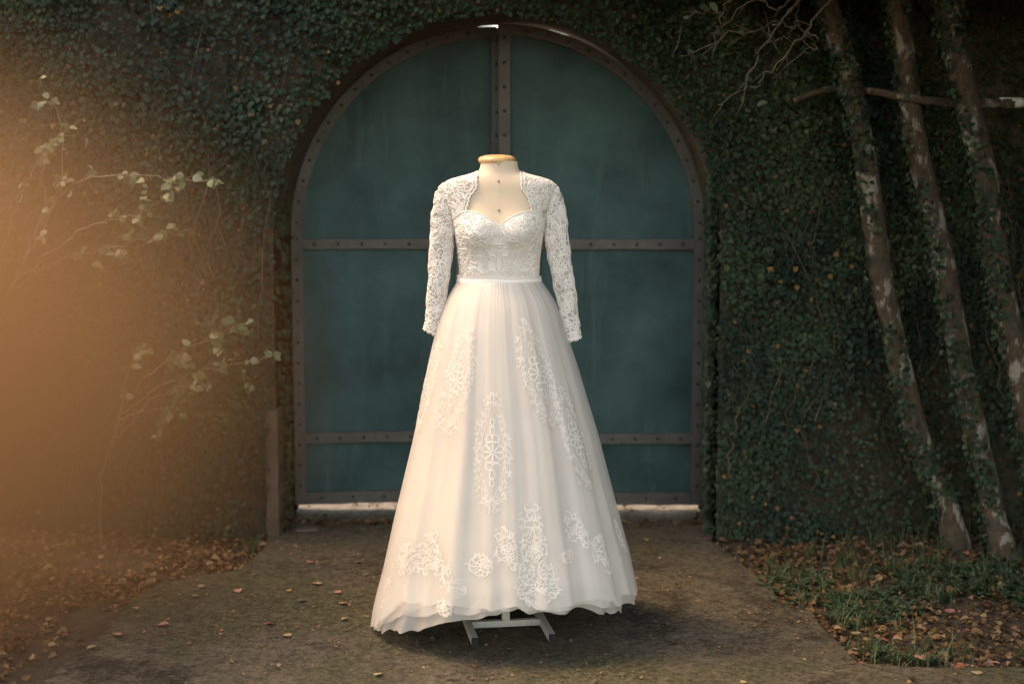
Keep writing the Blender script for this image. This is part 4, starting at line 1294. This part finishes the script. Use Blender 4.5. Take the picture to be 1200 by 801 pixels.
# horizontal dead branch caught between the trunks
bp = spline([at(930, 118, 1.22), at(958, 108, 1.2), at(985, 103, 1.18), at(1030, 108, 1.0), at(1080, 117, 0.93), at(1130, 121, 0.95), at(1200, 120, 1.0), at(1290, 112, 1.1)], 40)
b = MB(); b.tube(bp, list(np.linspace(0.012, 0.022, 40)), 10, True, 0.10, 3)
br = b.build('dead_branch', M['bark'], None, True); tag(br, 'thin horizontal dead branch lying across the leaning trunks', 'branch')
bk = spline([at(1171, 120.5, 0.982), at(1185, 120.3, 0.99), at(1198, 120.2, 0.998)], 6)
b = MB(); b.tube(bk, 0.0225, 10); b.build('pale_band', M['whitewash'], br, True)

# ---------------- single leaves as parts
leaf_cache = {}
def leaf_mesh(mat, v, template=LEAF_V):
    key = (mat.name, v)
    if key not in leaf_cache:
        r = np.random.default_rng(v+77)
        # finer leaf: outline with midrib fold
        n = 9; t = np.linspace(0, 1, n)
        w = 0.40*np.sin(np.pi*np.clip(t, 0, 1)**0.72)**0.85
        bend = -0.16*t*t+0.02*r.normal()
        V = []
        for i in range(n):
            V += [(-w[i], t[i], bend[i]+0.10*w[i]+0.01*r.normal()), (0, t[i], bend[i]), (w[i], t[i], bend[i]+0.10*w[i]+0.01*r.normal())]
        F = []
        for i in range(n-1):
            F += [(3*i, 3*i+1, 3*i+4, 3*i+3), (3*i+1, 3*i+2, 3*i+5, 3*i+4)]
        me = raw_mesh('leaf', np.array(V), np.array(F), {'tint': np.full(len(V), r.random())}, True)
        me.materials.append(mat); leaf_cache[key] = me
    return leaf_cache[key]

def put_leaf(p, L, N, size, mat, parent, v=0):
    W_, L_, N_ = frames(np.array([L], float), np.array([N], float))
    Mx = Matrix(((W_[0][0], L_[0][0], N_[0][0], p[0]), (W_[0][1], L_[0][1], N_[0][1], p[1]), (W_[0][2], L_[0][2], N_[0][2], p[2]), (0, 0, 0, 1)))
    o = bpy.data.objects.new('leaf', leaf_mesh(mat, v)); col.objects.link(o)
    if parent is not None:
        o.parent = parent
        Mx = parent_world(parent).inverted() @ Mx
    o.matrix_basis = Mx @ Matrix.Scale(size, 4)
    return o
def parent_world(o):
    m = o.matrix_basis.copy()
    return m if o.parent is None else parent_world(o.parent) @ m

# ---------------- shrub on the left with long leafy sprays
rs = random.Random(4)
def spray(root, pts, r0, leaves, size, mat, start=0.25, seedv=0):
    sp = spline(pts, 30)
    sp[1:-1] += np.random.default_rng(int(abs(pts[-1][0])*1e4)).normal(0, 0.006, (28, 3))
    b = MB(); b.tube(sp, list(np.linspace(r0*0.6, 0.0014, 30)), 6)
    o = b.build('branch', M['twig'], root, True)
    def leafat(p, d, sz):
        L = d*0.5+np.array((rs.uniform(-1, 1), rs.uniform(-.8, .2), rs.uniform(-.9, .25)))
        N = np.array((rs.uniform(-.8, .8), -0.8+rs.uniform(-.7, .6), rs.uniform(.1, 1.1)))
        put_leaf(p+np.array((rs.uniform(-.008, .008),)*3), L, N, sz*rs.uniform(0.45, 1.0), mat, o, rs.randrange(6))
    tb = MB()
    for k in range(max(4, leaves//2)):
        t = start+(1-start)*rs.random()**0.8; i = min(28, int(t*29)); p = sp[i]; d = sp[i+1]-sp[i]; d = d/np.linalg.norm(d)
        e = d*rs.uniform(.2, 1)+np.array((rs.uniform(-.5, .9), rs.uniform(-.7, .3), rs.uniform(-.6, .8)))
        e = e/np.linalg.norm(e)*rs.uniform(.04, .15)
        tw_ = spline([p, p+e*.5+np.array((0, 0, .008)), p+e-np.array((0, 0, .01))], 7)
        tb.tube(tw_, list(np.linspace(.0016, .0008, 7)), 5)
        for q in range(rs.randint(2, 5)): leafat(tw_[rs.randint(2, 6)], e/np.linalg.norm(e), size)
    for k in range(leaves//3): leafat(sp[rs.randint(18, 29)], np.array((1., 0, 0)), size)
    leafat(sp[-1], np.array((1., 0, 0)), size)
    tb.build('side_twigs', M['twig'], o, True)['kind'] = 'stuff'
    return o
SY = 0.85
base = np.append(ground_at(-40, 668)[:2], 0.0)
shrub = empty('leafy_shrub', (0, 0, 0)); tag(shrub, 'leafy shrub with pale sunlit sprays in the haze at the left edge', 'shrub')
for pts, nl, sz in (
        ([base, at(-30, 480, SY), at(20, 330, SY), at(60, 250, SY-.05), at(72, 150, SY), at(46, 92, SY)], 16, 0.046),
        ([at(10, 350, SY), at(50, 260, SY), at(95, 212, SY-.1), at(170, 208, SY-.12), at(250, 213, SY-.15)], 20, 0.050),
        ([at(15, 340, SY), at(70, 305, SY-.05), at(140, 288, SY-.1), at(222, 268, SY-.15)], 14, 0.050),
        ([at(20, 330, SY), at(50, 240, SY), at(52, 180, SY-.05), at(95, 140, SY-.08)], 10, 0.045),
        ([at(0, 300, SY), at(30, 215, SY), at(55, 170, SY+.05)], 8, 0.045),
        ([at(20, 330, SY), at(95, 270, SY-.1), at(150, 255, SY-.15), at(195, 232, SY-.18)], 10, 0.045)):
    spray(shrub, pts, 0.009, nl, sz, M['shrub_leaf'], 0.35)
base2 = np.append(ground_at(120, 655)[:2], 0.0)
shrub2 = empty('leafy_shrub', (0, 0, 0)); tag(shrub2, 'low leafy shrub with pale round leaves in front of the wall, below the taller sprays', 'shrub')
for pts, nl, sz in (
        ([base2, at(120, 560, 1.0), at(150, 470, .98), at(200, 420, .95), at(250, 396, .92), at(288, 378, .9)], 16, 0.052),
        ([at(140, 490, 1.0), at(190, 450, .95), at(250, 432, .92), at(312, 420, .9)], 14, 0.048),
        ([at(140, 500, 1.0), at(175, 470, .93), at(215, 455, .9), at(245, 452, .88)], 10, 0.045),
        ([at(135, 510, 1.0), at(150, 440, .95), at(165, 405, .92)], 8, 0.045),
        ([at(130, 520, 1.0), at(160, 490, .93), at(190, 478, .9), at(212, 482, .88)], 8, 0.045)):
    spray(shrub2, pts, 0.007, nl, sz, M['shrub_leaf'], 0.35)

# ---------------- bare twigs hanging at the upper right
tw = empty('hanging_branch', (0, 0, 0)); tag(tw, 'tangle of bare pale twigs with few leaves hanging above the gate corner', 'branch')
TY = 0.75
for k, pts in enumerate((
        [(1000, -60), (935, 5), (905, 40), (878, 85), (866, 108), (841, 123)],
        [(935, 5), (912, 22), (885, 38), (850, 40), (818, 58), (806, 62)],
        [(990, -20), (955, 20), (938, 45), (905, 78), (888, 97), (872, 102)],
        [(945, 35), (958, 50), (955, 58), (945, 57), (905, 92)],
        [(930, 0), (912, 10), (880, 0), (848, 30), (848, 50)],
        [(862, -20), (850, 10), (842, 35), (838, 40)],
        [(905, 30), (932, 28), (935, 0)],
        [(850, 22), (825, 12), (805, 22), (792, 40)],
        [(900, 50), (915, 45), (940, 28)])):
    sp = spline([at(x, y, TY+0.05*math.sin(k+i)) for i, (x, y) in enumerate(pts)], 22)
    jr = np.random.default_rng(500+k); sp[1:-1] += jr.normal(0, 0.0075, (20, 3))
    b = MB(); b.tube(sp, list(np.linspace(0.0052 if k in (0, 2) else 0.0032, 0.0012, 22)), 6, True, 0.2, k)
    for q in range(4):
        i = jr.integers(4, 20); e = (sp[i+1]-sp[i-1]); e = e/np.linalg.norm(e)+jr.normal(0, .7, 3); e *= jr.uniform(.04, .13)/np.linalg.norm(e)
        b.tube([sp[i], sp[i]+e*.5+jr.normal(0, .006, 3), sp[i]+e], [.0018, .0014, .0008], 5)
    o = b.build('twig', M['twig'], tw, True)
    if k == 0:
        for (x, y, s) in ((890, 123, .05), (877, 90, .035), (872, 112, .03), (876, 130, .03), (808, 60, .03), (822, 8, .05), (835, 3, .05), (868, 35, .035), (804, 20, .03), (772, 45, .03)):
            put_leaf(at(x-3, y, TY), (rs.uniform(.2, 1), rs.uniform(-.5, .2), rs.uniform(-.8, .2)), (rs.uniform(-.3, .3), -0.8, .8), s, M['shrub_leaf'], o, rs.randrange(6))

# ================================================================== GROUND COVER
def in_main(x, y):
    # inside the concrete: bed boundaries as polylines
    return None
def poly_inside(px, py, poly):
    poly = np.array([p[:2] for p in poly]); c = np.zeros(len(px), bool)
    j = len(poly)-1
    for i in range(len(poly)):
        xi, yi = poly[i]; xj, yj = poly[j]
        hit = ((yi > py) != (yj > py)) & (px < (xj-xi)*(py-yi)/(yj-yi+1e-12)+xi)
        c ^= hit; j = i
    return c
def on_concrete(x, y): return poly_inside(x, y, main) | poly_inside(x, y, side) | poly_inside(x, y, front)

def scatter(n, xr, yr, seed):
    r = np.random.default_rng(seed)
    x = r.uniform(*xr, n); y = r.uniform(*yr, n)
    k = ~on_concrete(x, y)
    return r, x[k], y[k]

def litter(name, n, xr, yr, seed, label, lo):
    r, x, y = scatter(n, xr, yr, seed)
    d = fbm(x*2.2+5, y*2.2+5, 120+seed)
    k = (r.random(len(x)) < np.clip((d-lo)/0.2, 0.08, 1)) & (y < WALL_Y-0.02); x, y = x[k], y[k]; m = len(x)
    z = ground_z(x, y)+0.006+0.03*r.random(m)**2
    P = np.stack([x, y, z], -1)
    a = r.uniform(0, 6.28, m)
    L = np.stack([np.cos(a), np.sin(a), r.normal(0, .25, m)], -1)
    N = np.stack([r.normal(0, .45, m), r.normal(0, .45, m), np.ones(m)], -1)
    o = link(name, leaf_batch(name, P, L, N, r.uniform(.013, .043, m)*(0.8+0.5*r.random(m)**3), r.random(m), LEAF_V*np.array((.8, 1, 2.6))), M['litter'])
    tag(o, label, 'dry leaves', None, 'stuff')
litter('leaf_litter', 9500, (0.95, 3.6), (-0.75, 1.44), 1, 'brown dry leaf litter on the bed under the leaning trees', 0.30)
litter('leaf_litter', 9500, (-3.6, -0.95), (-0.9, 1.44), 2, 'tan dry leaf litter along the foot of the left wall', 0.25)

def tufts(name, n, xr, yr, seed, hmin, hmax, blades, label, mat, lo):
    r, x, y = scatter(n, xr, yr, seed)
    d = fbm(x*1.9+15, y*1.9+15, 220+seed)
    k = (d > lo) & (y < WALL_Y-0.03); x, y = x[k], y[k]
    Vs, Fs, Ts = [], [], []; o = 0
    for cx, cy in zip(x, y):
        gz = float(ground_z(np.array([cx]), np.array([cy]))[0])
        for _ in range(blades):
            a = r.uniform(0, 6.28); h = r.uniform(hmin, hmax); ln = r.uniform(.2, .9)*h
            wv = np.array((-math.sin(a), math.cos(a), 0))*r.uniform(.0018, .004)
            dv = np.array((math.cos(a), math.sin(a), 0))
            b0 = np.array((cx, cy, gz))+r.normal(0, .012, 3)*np.array((1, 1, 0)); t_ = r.random()
            for q in (0, .4, .75, 1.0):
                c = b0+dv*ln*q*q+np.array((0, 0, h*(q-0.35*q*q)))
                w = wv*(1-q*0.93)
                Vs += [c-w, c+w]
            for i in range(3): Fs.append((o+2*i, o+2*i+1, o+2*i+3, o+2*i+2))
            Ts += [t_]*8; o += 8
    ob_ = link(name, raw_mesh(name, np.array(Vs), np.array(Fs), {'tint': np.array(Ts)}), mat)
    tag(ob_, label, 'grass', None, 'stuff')
tufts('grass', 520, (0.98, 3.4), (-0.65, 1.40), 3, .05, .20, 7, 'thin green grass growing through the leaf litter on the right', M['grass'], 0.42)
tufts('grass', 120, (-3.4, -0.95), (0.0, 1.40), 4, .04, .12, 6, 'sparse grass blades in the litter on the left', M['grass'], 0.5)

def weeds(n, xr, yr, seed, lo, label):
    """feathery low weeds: short stems with many tiny leaflets"""
    r, x, y = scatter(n, xr, yr, seed)
    d = fbm(x*1.6+2, y*1.6+2, 320+seed)
    k = (d > lo) & (y < WALL_Y-0.1); x, y = x[k], y[k]; m = len(x)
    P, L, N, S = [], [], [], []
    gz = ground_z(x, y)
    for cx, cy, cz in zip(x, y, gz):
        for s in range(4):
            a = r.uniform(0, 6.28); ln = r.uniform(.05, .11); el = r.uniform(.3, 1.1)
            dv = np.array((math.cos(a)*math.cos(el), math.sin(a)*math.cos(el), math.sin(el)))
            sv = np.array((-math.sin(a), math.cos(a), 0))
            for q in np.linspace(.2, 1, 7):
                c = np.array((cx, cy, cz))+dv*ln*q-np.array((0, 0, .02*q*q))
                for sg in (-1, 1):
                    P.append(c); L.append(sv*sg+dv*.6+r.normal(0, .2, 3)); N.append(np.array((0, 0, 1))+r.normal(0, .3, 3)); S.append(.022*(1.15-q*.5))
    n = len(P)
    o = link('ground_weeds', leaf_batch('ground_weeds', np.array(P), np.array(L), np.array(N), np.array(S), r.random(n), LONG_V), M['weed'])
    tag(o, label, 'weeds', None, 'stuff')
weeds(1300, (0.98, 3.2), (-0.72, 0.75), 5, 0.465, 'feathery low green weeds spreading over the right bed')

def step_litter():
    r = np.random.default_rng(66); n = 520
    x = r.uniform(-1.08, 0.95, n); y = np.where(r.random(n) < .6, r.normal(1.66, .035, n), r.uniform(1.5, 2.2, n)); z = np.where(y > 1.68, 0.009, 0.024)+.010*r.random(n)
    a = r.uniform(0, 6.28, n)
    o = link('leaf_litter', leaf_batch('leaf_litter', np.stack([x, y, z], -1), np.stack([np.cos(a), np.sin(a), r.normal(0, .3, n)], -1), np.stack([r.normal(0, .5, n), r.normal(0, .5, n), np.ones(n)], -1), r.uniform(.012, .036, n), r.random(n)*.75, LEAF_V*np.array((.8, 1, 2.4))), M['litter'])
    tag(o, 'brown leaf crumbs gathered along the step under the gate', 'dry leaves', None, 'stuff')
step_litter()

# single grass clump by the left jamb
def clump(px, py, h, n, label, seed):
    r = np.random.default_rng(seed); p = ground_at(px, py, 0.0)
    Vs, Fs, Ts = [], [], []; o = 0
    for _ in range(n):
        a = r.uniform(0, 6.28); hh = h*r.uniform(.5, 1); ln = r.uniform(.2, .6)*hh
        wv = np.array((-math.sin(a), math.cos(a), 0))*.004; dv = np.array((math.cos(a), math.sin(a), 0))
        for q in (0, .35, .7, 1.0):
            c = np.array((0, 0, 0))+dv*(0.01+ln*q*q)+np.array((0, 0, hh*(q-.3*q*q))); w = wv*(1-q*.92); Vs += [c-w, c+w]
        for i in range(3): Fs.append((o+2*i, o+2*i+1, o+2*i+3, o+2*i+2))
        Ts += [r.random()]*8; o += 8
    ob_ = link('grass_clump', raw_mesh('grass_clump', np.array(Vs), np.array(Fs), {'tint': np.array(Ts)}), M['grass'], loc=(p[0], p[1], float(ground_z(np.array([p[0]]), np.array([p[1]]))[0])))
    tag(ob_, label, 'grass clump')
clump(297, 648, .16, 26, 'small grass clump growing against the concrete jamb left of the gate', 1)
clump(1085, 640, .30, 20, 'tall arching grass clump at the foot of the middle leaning tree', 2)

# little block by the left end of the step
b = MB(); p = ground_at(359, 611, 0.06)
b.box((-0.05, -0.03, 0), (0.05, 0.03, 0.02)); o = b.build('stone_offcut', simple_mat('pale_stone', (.12, .10, .075), (.18, .15, .11), 20, .9, .4), None, False, 0.004, loc=(p[0], p[1], 0.006), rot=(0, 0, 0.08))
tag(o, 'small flat stone offcut on the step below the left gate leaf', 'stone')

# ---------------- single fallen leaves and petals on the concrete
fm = {}
def fall_mat(name, c):
    m, nt_, n, l, bs, out = newmat(name)
    tc = n.new('ShaderNodeTexCoord'); nz = noise(n, l, 5, 5, .6, tc.outputs['Object'])
    r = ramp(n, [(0.3, tuple(q*.7 for q in c)), (0.7, c)]); l.new(nz.outputs[0], r.inputs[0]); l.new(r.outputs[0], bs.inputs['Base Color'])
    bs.inputs['Roughness'].default_value = .75
    return m
fm['pink'] = fall_mat('pink_petal', (0.40, 0.14, 0.14)); fm['magenta'] = fall_mat('magenta_petal', (0.36, 0.055, 0.10)); fm['peach'] = fall_mat('peach_leaf', (0.40, 0.20, 0.13))
fm['tan'] = fall_mat('tan_leaf', (0.36, 0.25, 0.14)); fm['orange'] = fall_mat('orange_leaf', (0.42, 0.19, 0.06)); fm['green'] = fall_mat('green_leaf', (0.07, 0.10, 0.05)); fm['brown'] = fall_mat('brown_leaf', (0.16, 0.085, 0.04))
def fallen(px, py, size, c, label, i, group=None):
    p = ground_at(px, py, 0.03); a = rs.uniform(0, 6.28)
    o = put_leaf((p[0], p[1], 0.0275), (math.cos(a), math.sin(a), .10), (rs.uniform(-.2, .2), rs.uniform(-.2, .2), 1), size*rs.uniform(.7, .95), fm[c], None, i % 5)
    o.name = 'fallen_leaf' if c not in ('pink', 'magenta') else 'fallen_petal'
    tag(o, label, 'leaf' if c not in ('pink', 'magenta') else 'petal', group)
singles = [(360, 658, .045, 'pink', 'round pink petal on the concrete in front of the left gate leaf'), (342, 648, .035, 'magenta', 'small magenta petal on the concrete nearest the left jamb'),
    (311, 730, .05, 'magenta', 'magenta petal on the driveway left of the dress hem'), (198, 729, .06, 'peach', 'large peach leaf on the strip left of the driveway joint'),
    (279, 689, .05, 'peach', 'peach leaf beside the driveway joint'), (376, 683, .05, 'tan', 'yellow-tan leaf left of the dress, below the gate jamb'),
    (399, 693, .045, 'peach', 'peach leaf close to the left side of the dress hem'), (397, 706, .045, 'peach', 'pale peach leaf just below another, left of the dress hem'),
    (406, 722, .04, 'tan', 'tan leaf on dark concrete near the left tip of the hem'), (340, 744, .045, 'tan', 'pale leaf alone on the driveway left of the dress'),
    (351, 703, .05, 'green', 'grey-green leaf on the driveway left of the dress'), (341, 691, .035, 'orange', 'small russet leaf above the grey-green one'),
    (417, 658, .045, 'brown', 'curled brown leaf on the concrete beside the skirt'), (139, 743, .05, 'peach', 'pale peach leaf at the foot of the left litter bank'),
    (112, 755, .05, 'tan', 'pale tan leaf among the haze at lower left'), (227, 697, .035, 'tan', 'small cream leaf near the top of the left concrete strip'),
    (232, 686, .045, 'tan', 'tan leaf at the upper edge of the left concrete strip'), (157, 710, .035, 'orange', 'small orange leaf at the litter edge on the left'),
    (756, 630, .045, 'tan', 'tan leaf on the concrete right of the dress, below the gate'), (832, 630, .05, 'magenta', 'dark pink petal at the foot of the right ivy'),
    (1118, 716, .055, 'pink', 'bright pink petal on the green weeds at right'), (1073, 765, .06, 'peach', 'peach leaf at the front edge of the right bed'),
    (1146, 789, .055, 'tan', 'peach-tan leaf on the front concrete strip at right'), (1172, 776, .06, 'peach', 'large peach leaf beside the kerb of the right bed'),
    (1003, 742, .055, 'tan', 'cream leaf at the corner where the weeds meet the concrete'), (1005, 760, .045, 'tan', 'second cream leaf at that corner, nearer the camera'),
    (868, 798, .035, 'tan', 'small tan leaf at the bottom picture edge right of the stand'), (440, 790, .05, 'tan', 'pale leaf at the bottom edge, left of the stand')]
for i, (x, y, s, c, lb) in enumerate(singles): fallen(x, y, s, c, lb, i)
# crumbs of leaf and twig over the concrete: uncountable grit
r = np.random.default_rng(90)
n = 11000
x = r.uniform(-2.2, 2.2, n); y = r.uniform(-1.2, 1.6, n); k = on_concrete(x, y) & (fbm(x*2, y*2, 400) > .4); x, y = x[k], y[k]; m = len(x)
a = r.uniform(0, 6.28, m)
o = link('leaf_crumbs', leaf_batch('leaf_crumbs', np.stack([x, y, np.full(m, .027)], -1), np.stack([np.cos(a), np.sin(a), r.normal(0, .15, m)], -1), np.stack([r.normal(0, .4, m), r.normal(0, .4, m), np.ones(m)], -1), (.0035+.013*r.random(m)**2.5), r.random(m), LEAF_V), M['litter'])
tag(o, 'tiny leaf crumbs and grit strewn over the concrete', 'debris', None, 'stuff')

# ================================================================== LENS FLARE: orange glow imitated by a coloured volume before the left wall
def flare():
    b = MB(); b.box((-5.2, -2.4, -0.02), (0.2, 1.40, 4.2))
    m = bpy.data.materials.new('lens_flare_volume'); m.use_nodes = True
    n = m.node_tree.nodes; l = m.node_tree.links
    n.remove(n['Principled BSDF'])
    pv = n.new('ShaderNodeVolumePrincipled')
    pv.inputs['Color'].default_value = (0.60, 0.345, 0.175, 1)
    pv.inputs['Anisotropy'].default_value = 0.2
    tc = n.new('ShaderNodeTexCoord')
    mp = n.new('ShaderNodeMapping'); mp.vector_type = 'TEXTURE'
    mp.inputs['Location'].default_value = (-2.5, 0.0, 0.95); mp.inputs['Scale'].default_value = (2.1, 1.6, 1.7)
    l.new(tc.outputs['Object'], mp.inputs[0])
    ln = n.new('ShaderNodeVectorMath'); ln.operation = 'LENGTH'; l.new(mp.outputs[0], ln.inputs[0])
    mr = n.new('ShaderNodeMapRange'); mr.interpolation_type = 'SMOOTHERSTEP'
    mr.inputs['From Min'].default_value = 0.0; mr.inputs['From Max'].default_value = 1.0; mr.inputs['To Min'].default_value = 1.0; mr.inputs['To Max'].default_value = 0.0
    l.new(ln.outputs['Value'], mr.inputs['Value'])
    mu = n.new('ShaderNodeMath'); mu.operation = 'MULTIPLY'; mu.inputs[1].default_value = 1.25; l.new(mr.outputs[0], mu.inputs[0])
    l.new(mu.outputs[0], pv.inputs['Density']); l.new(pv.outputs[0], n['Material Output'].inputs['Volume'])
    o = b.build('flare', m); tag(o, 'orange lens haze drifting in front of the left wall', 'flare', None, 'stuff')
    return o
flare()
